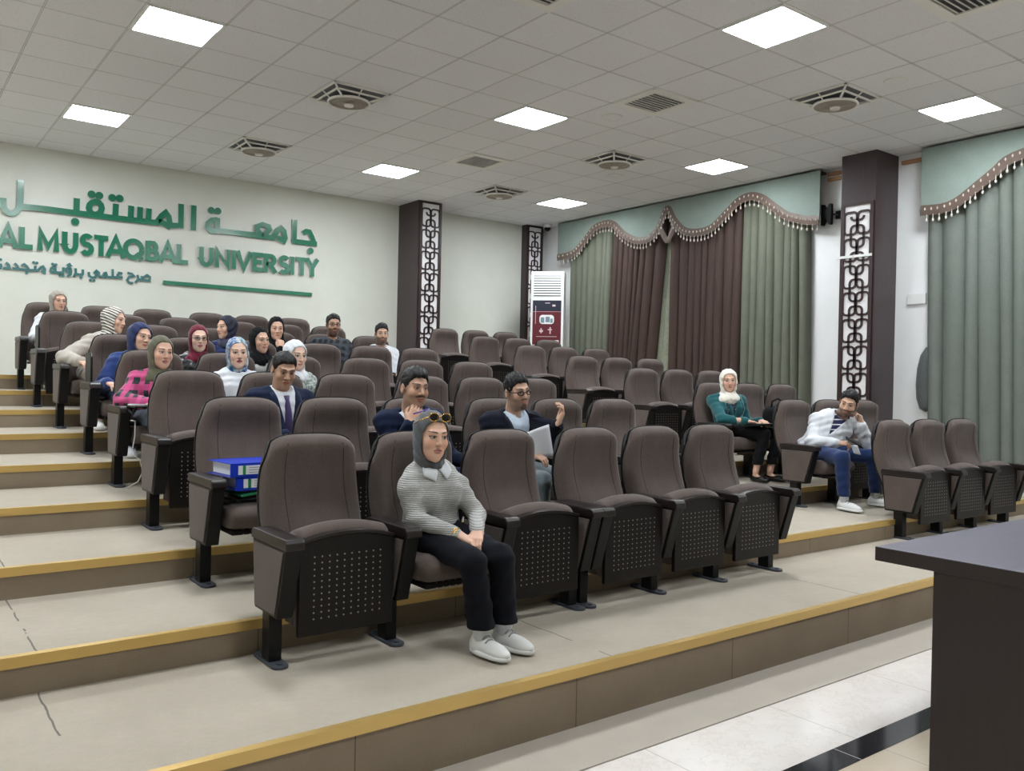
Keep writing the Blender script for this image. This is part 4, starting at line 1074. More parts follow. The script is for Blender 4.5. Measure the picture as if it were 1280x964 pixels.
    # ---- upper garment(s)
    def torso(f, g, sleeves=True, hem=None, slv=None):
        slv = slv or ((.045, .038, .030) if fem else (.047, .042, .033))
        if fem:
            f.ell(hip+RT @ V3(0, 0, .0), (.158+g, .118+g, .10), RT, .03); f.ell(hip+(N-hip)*.36, (.128+g, .100+g, .14), RT, .05); f.ell(hip+(N-hip)*.68, (.148+g, .102+g, .14), RT, .05)
            for q in (1, -1): f.ell(hip+(N-hip)*.62+RT @ V3(-q*.062, -.068, 0), (.062+g, .055+g, .062+g), RT, .035)
        else:
            f.ell(hip+RT @ V3(0, 0, .0), (.165+g, .118+g, .10), RT, .03); f.ell(hip+(N-hip)*.36, (.152+g, .118+g, .15), RT, .05); f.ell(hip+(N-hip)*.70, (.170+g, .115+g, .15), RT, .05)
        for q in (1, -1):
            f.rc(N+RT @ V3(-q*.03, .01, -.01), sh[q], .046+g, slv[0]+g*.6, .035)
            f.rc(shc-up*.01, sh[q], (.058 if fem else .068)+g, slv[0]+g, .035)
            if sleeves:
                f.rc(sh[q], el[q], slv[0]+g, slv[1]+g, .03); e = wr[q]+(el[q]-wr[q])*sp.get('cuff', .04)
                f.rc(el[q], e, slv[1]+g, slv[2]+g*.6, .02)
                m = (el[q]*.5+sh[q]*.5)
        return f
    def wrinkle(f, a=.0035, sc=1.0):
        f.all(lambda X, Y, Z: 0, 0, 'n') if False else None
        X, Y, Z = f.ax[0][:, None, None], f.ax[1][None, :, None], f.ax[2][None, None, :]
        f.D += f32(a)*(np.sin((X*31+Z*47+Y*19)*f32(sc)+1)*np.sin((Z*38-X*23+Y*29)*f32(sc))+f32(.6)*np.sin((Z*83+Y*41-X*57)*f32(sc))*np.sin((X*71+Z*29)*f32(sc)))
        return f
    tops = {}
    for (nm, m, g, opt) in sp['tops']:
        lo2 = allp.min(0)-.13; hi2 = allp.max(0)+.13; lo2[2] = max(.28, hip[2]-.16)
        f = Field(lo2, hi2, gh); torso(f, g, opt.get('sleeves', True), slv=opt.get('slv'))
        if opt.get('long'):
            for q in (1, -1): f.rc(hj[q], hj[q]+(kn[q]-hj[q])*opt['long'], .092+g, .085+g, .04)
        if opt.get('high'): f.rc(N+V3(0, 0, -.02), T((0, .012, -.085)), .062*hs+g, .058*hs+g, .02)
        wrinkle(f, opt.get('wr', .0035))
        if 'v' in opt:      # open front: V from depth v below the neck
            vd, vw = opt['v']
            def cut(X, Y, Z, vd=vd, vw=vw):
                X, Y, Z = X-f32(N[0]), Y-f32(N[1]), Z-f32(N[2]); l = [RT[0, i]*X+RT[1, i]*Y+RT[2, i]*Z for i in range(3)]
                return np.maximum(np.abs(l[0])-(l[2]+f32(vd))*f32(vw/vd), l[1]+f32(.01))
            f.all(cut, .006, 's')
        if 'openw' in opt:  # open jacket: vertical gap
            def cut2(X, Y, Z, w_=opt['openw']):
                X, Y, Z = X-f32(N[0]), Y-f32(N[1]), Z-f32(N[2]); l = [RT[0, i]*X+RT[1, i]*Y+RT[2, i]*Z for i in range(3)]
                return np.maximum(np.abs(l[0])-f32(w_)+l[2]*f32(.03), l[1]+f32(.02))
            f.all(cut2, .006, 's')
        if opt.get('neckcut', True):
            # neck opening
            f.rc(N+RT @ V3(0, -.02, -.012), T((0, -.0, -.05)), .050*hs+opt.get('nk', 0), .09, .01, 's')
        if not opt.get('long'):
            zb = hip[2]-opt.get('hem', .06)
            f.all(lambda X, Y, Z: (Z-f32(zb))+0*X+0*Y+np.maximum(0, (Y-f32(.25)))*0, .02, 's') if False else f.all(lambda X, Y, Z: np.broadcast_to(Z-f32(zb), f.D.shape), .015, 's')
        field_obj(f, nm, m, root); tops[nm] = f
    # ---- legs
    m = sp.get('legs')
    if m is not None:
        al = np.array([hip]+[d[q] for d in (kn, an) for q in (1, -1)]); f = Field(al.min(0)-.16, al.max(0)+.14, gh)
        a0, a1, a2 = sp.get('legr', (.080, .062, .050))
        f.ell(hip+V3(0, 0, -.005), (.152, .115, .088), None, .03)
        for q in (1, -1):
            e = an[q]+(kn[q]-an[q])*sp.get('ankle', .06); f.rc(hj[q], kn[q], a0+.004, a1, .025).rc(kn[q], e, a1-.001, a2, .02)
        if sp.get('skirt'):
            f.rc((hj[1]+hj[-1])/2, (kn[1]+kn[-1])/2, .10, .085, .06); f.rc((kn[1]+kn[-1])/2, (an[1]+an[-1])/2+V3(0, 0, .06), .085, .10, .06)
        wrinkle(f, .004, .8)
        for q in (1, -1):
            e = an[q]+(kn[q]-an[q])*sp.get('ankle', .06)
            f.fn(lambda X, Y, Z, e=e: np.broadcast_to(Z-f32(e[2]-.005), np.broadcast_shapes(X.shape, Y.shape, Z.shape)), e-.1, e+V3(.1, .1, .0), 0, 's')
        field_obj(f, sp.get('legname', 'trousers'), m, root)
    # ---- shoes
    sm = sp.get('shoes')
    for q in (1, -1) if sm is not None else ():
        a = an[q]; d = toe[q]; s_ = np.cross((0, 0, 1), d); RS = np.stack([d, s_, V3(0, 0, 1)], 1); g0 = V3(a[0], a[1], max(.0, a[2]-.085)); TS = lambda p: g0+RS @ (np.asarray(p, float)*(.92 if fem else 1.02))
        f = Field(g0-.2, g0+.2, .0065)
        f.ell(TS((-.015, 0, .036)), (.052, .035, .042), RS, .02).ell(TS((.05, 0, .034)), (.075, .036, .036), RS, .03).ell(TS((.115, 0, .026)), (.066, .040, .030), RS, .03)
        if sp.get('shoe') != 'flat': f.rc(TS((-.012, 0, .04)), TS((-.008, 0, .088)), .040, .036, .02)
        else: f.ell(TS((.03, 0, .075)), (.07, .034, .034), RS, .01, 's')
        f.all(lambda X, Y, Z: np.broadcast_to(Z-f32(g0[2]+.002), f.D.shape), .003, 's')
        so = field_obj(f, 'shoe', sm, root)
        if sp.get('socks'):
            MB().tube([an[q]+V3(0, 0, -.03), an[q]+(kn[q]-an[q])*.10, an[q]+(kn[q]-an[q])*.22], [.039, .037, .040], 14).obj('sock', sp['socks'], root, True)
        if sp.get('laces'):
            for k in range(4):
                b = MB(); c0 = TS((.035+.022*k, 0, 0)); zz = .080-.010*k
                b.tube([c0+RS @ V3(0, -.026, zz-.012), c0+RS @ V3(0.003, -.012, zz+.002), c0+RS @ V3(.003, .012, zz+.002), c0+RS @ V3(0, .026, zz-.012)], .0036, 5); b.obj('lace', sp['laces'], so, True)
            pts = [TS((.060-.116*math.cos(t_), .042*math.copysign(abs(math.sin(t_))**.75, math.sin(t_)), .012)) for t_ in np.linspace(0, 2*PI, 24, endpoint=False)]
            MB().tube(pts, .0115, 6, closed=True).obj('sole', sp.get('sole', MT['white']), so, True)
    # ---- head covering
    cv = sp['cover']
    if cv[0] == 'hijab':
        f = Field(H-np.array((.24, .24, .34)), H+np.array((.24, .24, .19)), sp.get('ch', .007))
        E = lambda c, r, k=.03, op='u': f.ell(T(c), np.array(r)*hs, R, k*hs, op)
        lo_ = cv[4] if len(cv) > 4 else 1.0; E((0, .020, .034), (.089*lo_, .108*lo_, .102)); E((0, .004, -.042), (.078*lo_, .088*lo_, .092), .045)
        dr = cv[2] if len(cv) > 2 else .10
        f.rc(T((0, .004, -.085)), N+V3(0, .0, -.005), .072*hs, .080*hs+.004, .04)
        if dr > 0:
            f.ell(N+RT @ V3(0, -.055, -.035), (.10+dr*.25, .075, .055+dr*.35), RT, .04); f.ell(N+RT @ V3(0, .03, -.03), (.12+dr*.2, .075, .05), RT, .04)
        X, Y, Z = f.ax[0][:, None, None], f.ax[1][None, :, None], f.ax[2][None, None, :]
        l = [R[0, i]*(X-f32(H[0]))+R[1, i]*(Y-f32(H[1]))+R[2, i]*(Z-f32(H[2])) for i in range(3)]
        f.D += f32(.0026)*np.sin(l[2]*95+np.abs(l[0])*60-l[1]*70)*(l[2] < .14)+f32(.0016)*np.sin(l[0]*150+l[2]*60)
        ow, oh, oz = cv[3] if len(cv) > 3 else (.0715, .1035, -.0185)
        d = (np.abs(l[0]/f32(ow*hs))**2.6+np.abs((l[2]-f32(oz*hs))/f32(oh*hs))**2.6)**(1/2.6)
        d = np.maximum((d-1)*f32(ow*hs), l[1]+f32(.030*hs))
        f.apply(d.astype(f32), (slice(None),)*3, .008, 's')
        field_obj(f, 'headscarf', cv[1], root)
    else:
        st = cv[1]; hm = cv[2]; topz = {'short': .012, 'volume': .026, 'curly': .022}[st]
        f = Field(H-.19, H+np.array((.19, .19, .22)), sp.get('ch', .005))
        E = lambda c, r, k=.02, op='u': f.ell(T(c), np.array(r)*hs, R, k*hs, op)
        E((0, .016, .032), (.0790, .0995, .092)); E((0, -.002, .060+topz*.5), (.068, .092, .060+topz*.5), .03)
        X, Y, Z = f.ax[0][:, None, None], f.ax[1][None, :, None], f.ax[2][None, None, :]
        l = [(R[0, i]*(X-f32(H[0]))+R[1, i]*(Y-f32(H[1]))+R[2, i]*(Z-f32(H[2])))/f32(hs) for i in range(3)]
        am = .0045 if st == 'curly' else .0028
        f.D += f32(am)*np.sin(l[0]*210+l[1]*90)*np.sin(l[1]*170-l[2]*60)*(l[2] > .02)
        # hairline: height as a function of depth (front forehead, temple, sideburn, nape)
        hl = np.interp(l[1], [-.13, -.085, -.072, -.062, -.052, -.043, -.034, -.024, .004, .010, .032, .040, .09], [.090, .083, .077, .068, .056, .030, .004, -.026, -.028, .002, .002, -.050, -.066])
        f.D += f32(.0050)*np.exp(-np.clip(l[2]-hl, 0, 1)/f32(.018))*f32(hs)
        f.D -= f32(.0022)*np.sin(l[0]*430+l[1]*70+np.sin(l[2]*90))*(l[2] > .03)+f32(.0045)*np.sin(l[0]*75+1.3)*np.sin(l[1]*62+.5)*(l[2] > .07)
        hl = hl+.0035*np.sin(l[0]*165+.6)*(l[1] < -.05)+.0022*np.sin(l[0]*420)+(l[1] < -.055)*np.clip(.030-np.abs(l[0]), 0, 1)*-.10
        f.apply(((l[2]-hl)*f32(hs)).astype(f32), (slice(None),)*3, .002, 's')
        # cut removes everything below the hairline
        field_obj(f, 'hair', hm, root)
    for e in sp.get('extras', ()): e(root, dict(H=H, T=T, R=R, N=N, RT=RT, hip=hip, sh=sh, el=el, wr=wr, kn=kn, an=an, hs=hs, tops=tops, toe=toe))
    return root
# ---- add-ons worn by people
def glasses(m, gr=.0032):
    def e(root, k):
        T = k['T']; b = MB()
        for q in (-1, 1):
            b = MB(); b.tube([T((q*.0325+.0215*math.cos(a), -.104+.010*abs(math.cos(a))*(1 if q*math.cos(a) > 0 else 0), .006+.0145*math.sin(a)*(1 if math.sin(a) > 0 else .95))) for a in np.linspace(0, 2*PI, 16, endpoint=False)], gr, 5, closed=True)
            b.tube([T((q*.053, -.096, .012)), T((q*.080, -.04, .012)), T((q*.084, .012, .010))], gr*.9, 5)
            if q == 1: b.tube([T((-.011, -.106, .010)), T((0, -.112, .013)), T((.011, -.106, .010))], gr*.9, 5)
            b.obj('glasses_half' if q == 1 else 'glasses', m, root, True) if False else None
            k.setdefault('gl', []).append(b)
        a, c = k['gl']; a.add(c.v, c.f); a.obj('glasses', m, root, True)
    return e
def collar(m, hgt=.034, flap=.06, r=.057, spread=.045):
    """turned-down shirt collar: a band round the neck with two front points"""
    def e(root, k):
        N, RT, hs = k['N'], k['RT'], k['hs']; v = []; n = 22; r_ = r*hs+.004
        P = lambda x, y, z: N+RT @ V3(x, y, z)
        f = []
        for i in range(n+1):
            a = math.radians(-90+14)+math.radians(360-28)*i/n; c, s = math.cos(a), math.sin(a)
            zt = .030-.022*max(0, -s)**2; fr = max(0, -s)
            drop = hgt+flap*.75*max(0, fr-.80)/.2
            v += [P(r_*c, r_*s*1.02+.004, zt), P((r_+.012+.010*fr)*c, (r_+.012+.012*fr)*s+.002, zt-drop*.55), P((r_+.020+.018*fr)*c, (r_+.024+.020*fr)*s+.002, zt-drop)]
        for i in range(n):
            for j in (0, 1): f.append((3*i+j, 3*i+3+j, 3*i+4+j, 3*i+1+j))
        o = mesh('collar', v, f, m, root, True); md = o.modifiers.new('thickness', 'SOLIDIFY'); md.thickness = .005; md.offset = 1
    return e
def on_chest(k, x, z, lift=.004, names=None):
    """point on the outermost front surface at torso coordinates (x right of centre, z below the neck)"""
    p = k['N']+k['RT'] @ V3(x, 0, -z); ys = [f.front(p[0], p[2]) for nme, f in k['tops'].items() if names is None or nme in names]; ys = [y for y in ys if y is not None]
    return V3(p[0], (min(ys) if ys else p[1]-.1)-lift, p[2])
def strip_mesh(name, rows, m, parent, th=.004):
    n = len(rows[0]); v = [p for r in rows for p in r]; f = [(i*n+j, i*n+j+1, (i+1)*n+j+1, (i+1)*n+j) for i in range(len(rows)-1) for j in range(n-1)]
    o = mesh(name, v, f, m, parent, True); md = o.modifiers.new('thickness', 'SOLIDIFY'); md.thickness = th; md.offset = 0; return o
def tie(m, length=.30):
    def e(root, k):
        rows = []
        for i in range(10):
            t = i/9; w_ = .014+.020*t if i > 1 else (.019, .012)[i]
            z = .025+length*t; rows.append([on_chest(k, x, z, .005, ('shirt',)) for x in (-w_, 0, w_)])
        strip_mesh('tie', rows, m, root, .006)
    return e
def lapels(m, vd, vw, names, wd=.05):
    def e(root, k):
        for q in (-1, 1):
            rows = []
            for i in range(9):
                t = i/8; z = .0+(vd+.005)*t; xe = vw*(1-z/vd)+.004; w_ = wd*(.55+.45*math.sin(PI*min(1, t*1.25)))*(1 if t < .97 else .3)
                rows.append([on_chest(k, q*(xe+w_*s), z, .006, names) for s in (0, .5, 1)])
            strip_mesh('lapel', rows, m, root, .006)
    return e
def buttons(m, zs, x=0, r=.006):
    def e(root, k):
        for z in zs:
            p = on_chest(k, x, z, .002); b = MB(); n = 10
            b.prism([(p[0]+r*math.cos(2*PI*i/n), p[2]+r*math.sin(2*PI*i/n)) for i in range(n)], p[1]-.003, p[1]+.003, 'y'); b.obj('button', m, root)
    return e

# ---------------------------------------------------------------- clothes
def knit(t, b):
    v = t.coord(); x, y, z = t.xyz(v)[:3]; n = t.noise(v, 30, 3)
    wv = t.math('SINE', t.math('ADD', t.math('MULTIPLY', z, 2*PI/.0095), t.math('MULTIPLY', n, 3)))
    f = t.math('ADD', t.math('MULTIPLY', wv, .17), t.math('MULTIPLY', t.noise(v, 150, 2), .8))
    t.l.new(t.mix(f, srgb(150, 150, 149), srgb(196, 196, 194)), b.inputs['Base Color']); t.l.new(t.bump(wv, .5, .003), b.inputs['Normal'])
MT['sweater'] = mat('grey_ribbed_knit', rough=.9, spec=.15, sheen=.2, build=knit)
MT['grey_scarf'] = fabric('charcoal_scarf', srgb(84, 86, 90), 220, .8)
MT['navy_cloth'] = fabric('black_navy_cloth', srgb(13, 15, 24), 260, .8, sheen=.02)
MT['white_cloth'] = fabric('white_cloth', srgb(208, 211, 217), 240, .9, bump=.12)
MT['navy_suit'] = fabric('navy_suit_cloth', srgb(20, 30, 56), 260, .8, sheen=.05)
MT['midnight'] = fabric('midnight_blazer_cloth', srgb(21, 23, 38), 260, .8, sheen=.05)
MT['light_blue'] = fabric('pale_blue_shirt', srgb(186, 200, 216), 240, .9, bump=.1)
MT['teal'] = fabric('teal_blazer_cloth', srgb(24, 84, 90), 240, .82)
MT['cream_scarf'] = fabric('cream_scarf', srgb(220, 216, 206), 200, .86)
MT['denim'] = fabric('blue_denim', srgb(30, 50, 96), 60, .5)
MT['light_denim'] = fabric('light_denim', srgb(112, 130, 156), 90, .75)
MT['olive'] = fabric('olive_scarf', srgb(92, 90, 74), 200, .8)
MT['maroon'] = fabric('maroon_scarf', srgb(98, 20, 40), 200, .8)
MT['navy_scarf'] = fabric('navy_scarf', srgb(32, 42, 84), 200, .8)
MT['royal'] = fabric('blue_dress_cloth', srgb(46, 66, 122), 160, .8)
MT['black_scarf'] = fabric('black_scarf', srgb(13, 13, 16), 200, .8, sheen=.04)
MT['black_cloth'] = fabric('black_cloth', srgb(13, 13, 16), 200, .8, sheen=.03)
MT['leather'] = mat('black_leather', srgb(30, 32, 34), .38)
MT['stone'] = fabric('stone_coat_cloth', srgb(176, 168, 160), 200, .85)
MT['taupe_scarf'] = fabric('grey_beige_scarf', srgb(150, 144, 134), 200, .85)
MT['grey_cloth'] = fabric('grey_marl_cloth', srgb(160, 160, 158), 160, .8)
MT['grey_trousers'] = fabric('grey_trouser_cloth', srgb(108, 118, 124), 200, .85)
MT['purple_tie'] = fabric('purple_tie', srgb(62, 48, 92), 180, .7, .5)
MT['gold'] = mat('gold', srgb(214, 170, 84), .25, metal=1)
MT['lens'] = mat('dark_sunglass_lens', srgb(22, 20, 24), .08, spec=.8)
MT['skin_shoe'] = mat('black_patent', srgb(16, 16, 18), .2)
MT['sneaker'] = mat('white_sneaker_leather', srgb(226, 226, 224), .5)
MT['ink'] = mat('frame_black', srgb(14, 14, 16), .3)
def bands(per, c1, c2, ax=2, duty=.5, n=.0, tilt=0):
    def bd(t, b):
        v = t.coord(); a = t.xyz(v)
        q = a[ax]
        if tilt: q = t.math('ADD', q, t.math('MULTIPLY', a[0], tilt))
        q = t.math('ADD', q, t.math('MULTIPLY', t.noise(v, 12, 2), n))
        m = t.math('LESS_THAN', t.math('FRACT', t.math('MULTIPLY', q, 1/per)), duty); t.l.new(t.mix(m, c1, c2), b.inputs['Base Color'])
    return bd
MT['striped_scarf'] = mat('black_and_cream_striped_scarf', rough=.8, build=bands(.026, srgb(212, 208, 198), srgb(40, 40, 44), 2, .42, .012, .5))
MT['navy_stripe'] = mat('navy_white_striped_jersey', rough=.8, build=bands(.045, srgb(30, 34, 74), srgb(216, 218, 226), 2, .22))
def plaid(base, dark, line, per=.085):
    def bd(t, b):
        v = t.coord(); x, y, z = t.xyz(v)[:3]; n = t.math('MULTIPLY', t.noise(v, 9, 2), .015)
        def bar(q, w_, off=0): return t.math('LESS_THAN', t.math('FRACT', t.math('MULTIPLY', t.math('ADD', t.math('ADD', q, n), off), 1/per)), w_)
        u = t.math('SUBTRACT', x, t.math('MULTIPLY', y, .8))
        a, c = bar(u, .52), bar(z, .52)
        both = t.math('MULTIPLY', a, c); one = t.math('MULTIPLY', t.math('ADD', a, c), .5)
        col = t.mix(t.math('MULTIPLY', one, .55), base, line); t.l.new(t.mix(both, col, dark), b.inputs['Base Color'])
        t.l.new(t.bump(t.noise(v, 160, 2), .2, .002), b.inputs['Normal'])
    return bd
MT['pink_plaid'] = mat('pink_and_green_plaid_flannel', rough=.9, sheen=.2, build=plaid(srgb(196, 72, 128), srgb(20, 42, 42), srgb(120, 58, 92), .088))
MT['dark_plaid'] = mat('dark_grey_plaid_shirt', rough=.85, build=plaid(srgb(62, 68, 76), srgb(20, 22, 28), srgb(34, 38, 46), .07))
def mottled(cols, sc=14):
    def bd(t, b):
        v = t.coord(); n = t.noise(v, sc, 3, .6); t.l.new(t.ramp(n, [(.30+.4*i/(len(cols)-1), c) for i, c in enumerate(cols)]), b.inputs['Base Color'])
    return bd
MT['blue_scarf'] = mat('blue_teal_patterned_scarf', rough=.7, build=mottled([srgb(24, 40, 92), srgb(40, 110, 150), srgb(190, 196, 190), srgb(52, 96, 160), srgb(30, 44, 80)], 11))
MT['purple_scarf'] = mat('purple_navy_patterned_scarf', rough=.7, build=mottled([srgb(96, 70, 142), srgb(22, 26, 54), srgb(14, 17, 36), srgb(28, 34, 70)], 9))
MT['check_top'] = mat('green_white_patterned_top', rough=.85, build=mottled([srgb(60, 84, 78), srgb(200, 206, 200), srgb(70, 92, 86), srgb(214, 216, 212)], 40))

P_L = lambda r, s: left_seat(r, s)
def pl(label, seat, sp, rz=0): return person(label, tuple(seat), rz, sp)
# ---- woman in the front row
def bracelet(root, k):
    for i, o in enumerate((.0, .011)):
        w_, e_ = k['wr'][1], k['el'][1]; c = w_+nrm(e_-w_)*(.006+o); d = nrm(e_-w_); a = nrm(np.cross(d, (0, 0, 1))); b2 = np.cross(d, a)
        MB().tube([c+.031*(math.cos(t_)*a+math.sin(t_)*b2) for t_ in np.linspace(0, 2*PI, 20, endpoint=False)], .0035, 6, closed=True).obj('bracelet', MT['gold'], root, True)
def sunglasses(root, k):
    T = k['T']; b = MB()
    for q in (-1, 1):
        P = [T((q*.034+.028*math.cos(a)-.004, -.082-.004*abs(math.cos(a)), .112+.021*math.sin(a))) for a in np.linspace(0, 2*PI, 18, endpoint=False)]
        b.tube(P, .0024, 5, closed=True)
        b.tube([T((q*.062-.004, -.08, .112)), T((q*.088, -.02, .085)), T((q*.093, .03, .06))], .0024, 5)
    b.tube([T((-.012, -.088, .118)), T((.004, -.088, .118))], .0024, 5)
    g = b.obj('sunglasses', MT['gold'], root, True)
    for q in (-1, 1):
        P = [T((q*.034+.027*math.cos(a)-.004, -.083-.003*abs(math.cos(a)), .112+.020*math.sin(a))) for a in np.linspace(0, 2*PI, 18, endpoint=False)]
        o = mesh('lens', P, [tuple(range(18))], MT['lens'], g); md = o.modifiers.new('thickness', 'SOLIDIFY'); md.thickness = .003
def point_collar(root, k):
    """white shirt collar folded over the sweater: two pointed flaps meeting under the chin"""
    N, RT = k['N'], k['RT']
    for q in (-1, 1):
        C4 = [np.array(c) for c in ((q*.062, -.012), (q*.004, .016), (q*.030, .066), (q*.078, .030))]; rows = []
        for i in range(7):
            u = i/6; row = []
            for j_ in range(5):
                v = j_/4; c = (1-v)*((1-u)*C4[0]+u*C4[1])+v*((1-u)*C4[3]+u*C4[2])
                p = on_chest(k, c[0], c[1], .007); w_ = N+RT @ V3(c[0], 0, -c[1]); yf = w_[1]-math.sqrt(max(.072**2-c[0]**2, 0))-.004
                row.append(V3(p[0], min(p[1], yf) if c[1] < .03 else p[1], p[2]))
            rows.append(row)
        strip_mesh('collar', rows, MT['white_cloth'], root, .005)

pl('woman in grey striped sweater and charcoal headscarf sitting alone in the front row', P_L(1, 2), dict(
    sex='f', head=(-.085, -.02, .930), face=(6, 4, 3), skin='light', fine=.0024, hand=.0032, gh=.007, ch=.0042, hs=.895, gaze=(.6, 0), lips=(.40, .17, .15),
    tops=[('sweater', MT['sweater'], .004, dict(wr=.003, hem=.05)), ],
    wrR=(-.058, -.215, .500), wrL=(.045, -.225, .502), elR=(-.178, -.045, .560), elL=(.148, -.065, .555),
    hR=((.48, -.80, -.28), (-.1, .25, -1), .5, .3), hL=((-.60, -.66, -.22), (.15, .25, -1), .45, .4),
    knR=(-.088, -.385, .412), knL=(.060, -.390, .416), anR=(-.035, -.385, .095), anL=(.100, -.365, .095), toeR=(.12, -1, 0), toeL=(.20, -1, 0),
    neck=(-.070, .022, .795), shR=(-.172, .018, .688), shL=(.084, .018, .688), hip=(-.03, .06, .465), legs=MT['navy_cloth'], legr=(.074, .058, .062), ankle=.10, shoes=MT['sneaker'], laces=MT['grey_cloth'], sole=MT['white'], socks=MT['white_cloth'],
    cover=('hijab', MT['grey_scarf'], .0), extras=[bracelet, sunglasses, point_collar]))
BL = MT['black_cloth']
SHO = MT['skin_shoe']
# ---- second row
pl('man in navy suit leaning on the armrest with his hand over his moustached mouth', P_L(2, 3), dict(
    sex='m', head=(-.197, -.05, .999), face=(2, 4, 2), skin='tan', beard=3, fine=.0028, hand=.0034, gh=.008, hs=.92, gaze=(.5, 0),
    tops=[('shirt', MT['white_cloth'], 0, {'sleeves': False}), ('jacket', MT['navy_suit'], .012, dict(v=(.26, .060), nk=.006))],
    hip=(-.03, .07, .475), wrR=(-.300, -.185, .805), elR=(-.315, -.075, .600), hR=((.50, .12, .80), (.35, .90, -.1), .75, .5), wrL=(.14, -.17, .56),
    legs=MT['navy_suit'], shoes=SHO, cover=('hair', 'volume', MT['hair']), extras=[collar(MT['white_cloth']), lapels(MT['navy_suit'], .26, .060, ('jacket', 'shirt'))]))
pl('bearded man in glasses and dark blazer raising his left hand and holding papers', P_L(2, 4), dict(
    sex='m', head=(-.077, -.05, .986), face=(4, 6, -8), skin='mid', beard=4, fine=.0028, hand=.0034, gh=.008, hs=.90, gaze=(.5, -.2),
    tops=[('shirt', MT['light_blue'], 0, {'sleeves': False}), ('jacket', MT['midnight'], .012, dict(v=(.32, .078), nk=.006))],
    hip=(-.03, .07, .475), wrL=(.055, -.300, .790), elL=(.150, -.115, .650), hL=((.25, -.35, .90), (-.75, .55, .3), .62, .5), wrR=(-.15, -.25, .60), hR=((.5, -.8, 0), (.3, 0, -1), .5),
    legs=MT['grey_trousers'], shoes=SHO, cover=('hair', 'curly', MT['hair']), extras=[glasses(MT['ink']), collar(MT['light_blue']), lapels(MT['midnight'], .32, .078, ('jacket', 'shirt'))]))
# ---- third row
pl('man in navy suit and purple tie looking down', P_L(3, 2), dict(
    sex='m', head=(-.031, .02, .950), face=(4, 20, 2), skin='tan', fine=.0028, gh=.008, hs=.92, gaze=(0, -1), beard=0,
    tops=[('shirt', MT['white_cloth'], 0, {'sleeves': False}), ('jacket', MT['navy_suit'], .012, dict(v=(.34, .068), nk=.006))],
    legs=MT['navy_suit'], shoes=SHO, cover=('hair', 'short', MT['hair']), extras=[collar(MT['white_cloth']), tie(MT['purple_tie']), lapels(MT['navy_suit'], .34, .068, ('jacket', 'shirt'))]))
# ---- fourth row
pl('woman in pink and green plaid shirt and olive headscarf', P_L(4, 1), dict(
    sex='f', head=(-.010, 0, .912), face=(-8, 4, 2), skin='light', fine=.0028, hand=.0036, gh=.008, hs=.90, gaze=(.6, 0), lips=(.36, .13, .13),
    tops=[('shirt', MT['pink_plaid'], .012, dict(wr=.005, slv=(.050, .045, .038)))], wrR=(-.150, -.235, .570), elR=(-.262, -.04, .580), wrL=(.05, -.24, .56),
    legs=MT['light_denim'], shoes=MT['sneaker'], cover=('hijab', MT['olive'], .04)))
pl('woman in white jacket and blue patterned headscarf behind the man with the tie', P_L(4, 2), dict(
    sex='f', head=(-.002, .05, .929), face=(10, 3, -2), skin='fair', fine=.0030, gh=.009, hs=.90, lips=(.42, .10, .12),
    tops=[('jacket', MT['white_cloth'], .014, dict(wr=.005, high=True))], legs=BL, shoes=SHO, cover=('hijab', MT['blue_scarf'], .0, (.0715, .1035, -.0185))))
pl('woman in white headscarf and patterned top half hidden by the man with the tie', P_L(4, 3), dict(
    sex='f', head=(-.105, .03, .927), face=(-8, 8, 0), skin='fair', fine=.0032, gh=.009, hs=.90,
    tops=[('top', MT['check_top'], .008, dict(wr=.005))], legs=BL, shoes=SHO, cover=('hijab', MT['white_cloth'], .02, (.0715, .1035, -.0185), 1.06)))
# ---- fifth row
pl('woman in blue dress and navy headscarf with her head tilted behind the plaid shirt', P_L(5, 1), dict(
    sex='f', head=(.080, 0, .905), face=(-20, 4, 8), skin='light', fine=.0032, gh=.009, hs=.90, gaze=(.5, 0),
    tops=[('dress', MT['royal'], .012, dict(wr=.005, long=.55, slv=(.050, .045, .036)))], wrR=(-.19, -.20, .55), legs=MT['light_denim'], skirt=True, shoes=MT['white_cloth'], cover=('hijab', MT['navy_scarf'], .06, (.0715, .1035, -.0185), 1.08)))
pl('woman in maroon headscarf, glasses and black leather jacket', P_L(5, 2), dict(
    sex='f', head=(.002, .05, .917), face=(6, 3, 0), skin='fair', fine=.0032, gh=.009, hs=.88, lips=(.40, .12, .14),
    tops=[('jacket', MT['leather'], .014, dict(wr=.005))], legs=BL, shoes=SHO, cover=('hijab', MT['maroon'], .06), extras=[glasses(MT['ink'], .0022)]))
pl('woman in black headscarf and grey jacket beside the man with the tie', P_L(5, 3), dict(
    sex='f', head=(-.026, .05, .928), face=(-12, 4, -4), skin='light', fine=.0032, gh=.009, hs=.88, lips=(.36, .12, .12),
    tops=[('jacket', MT['grey_cloth'], .010, dict(wr=.004))], legs=BL, shoes=SHO, cover=('hijab', MT['black_scarf'], .10)))
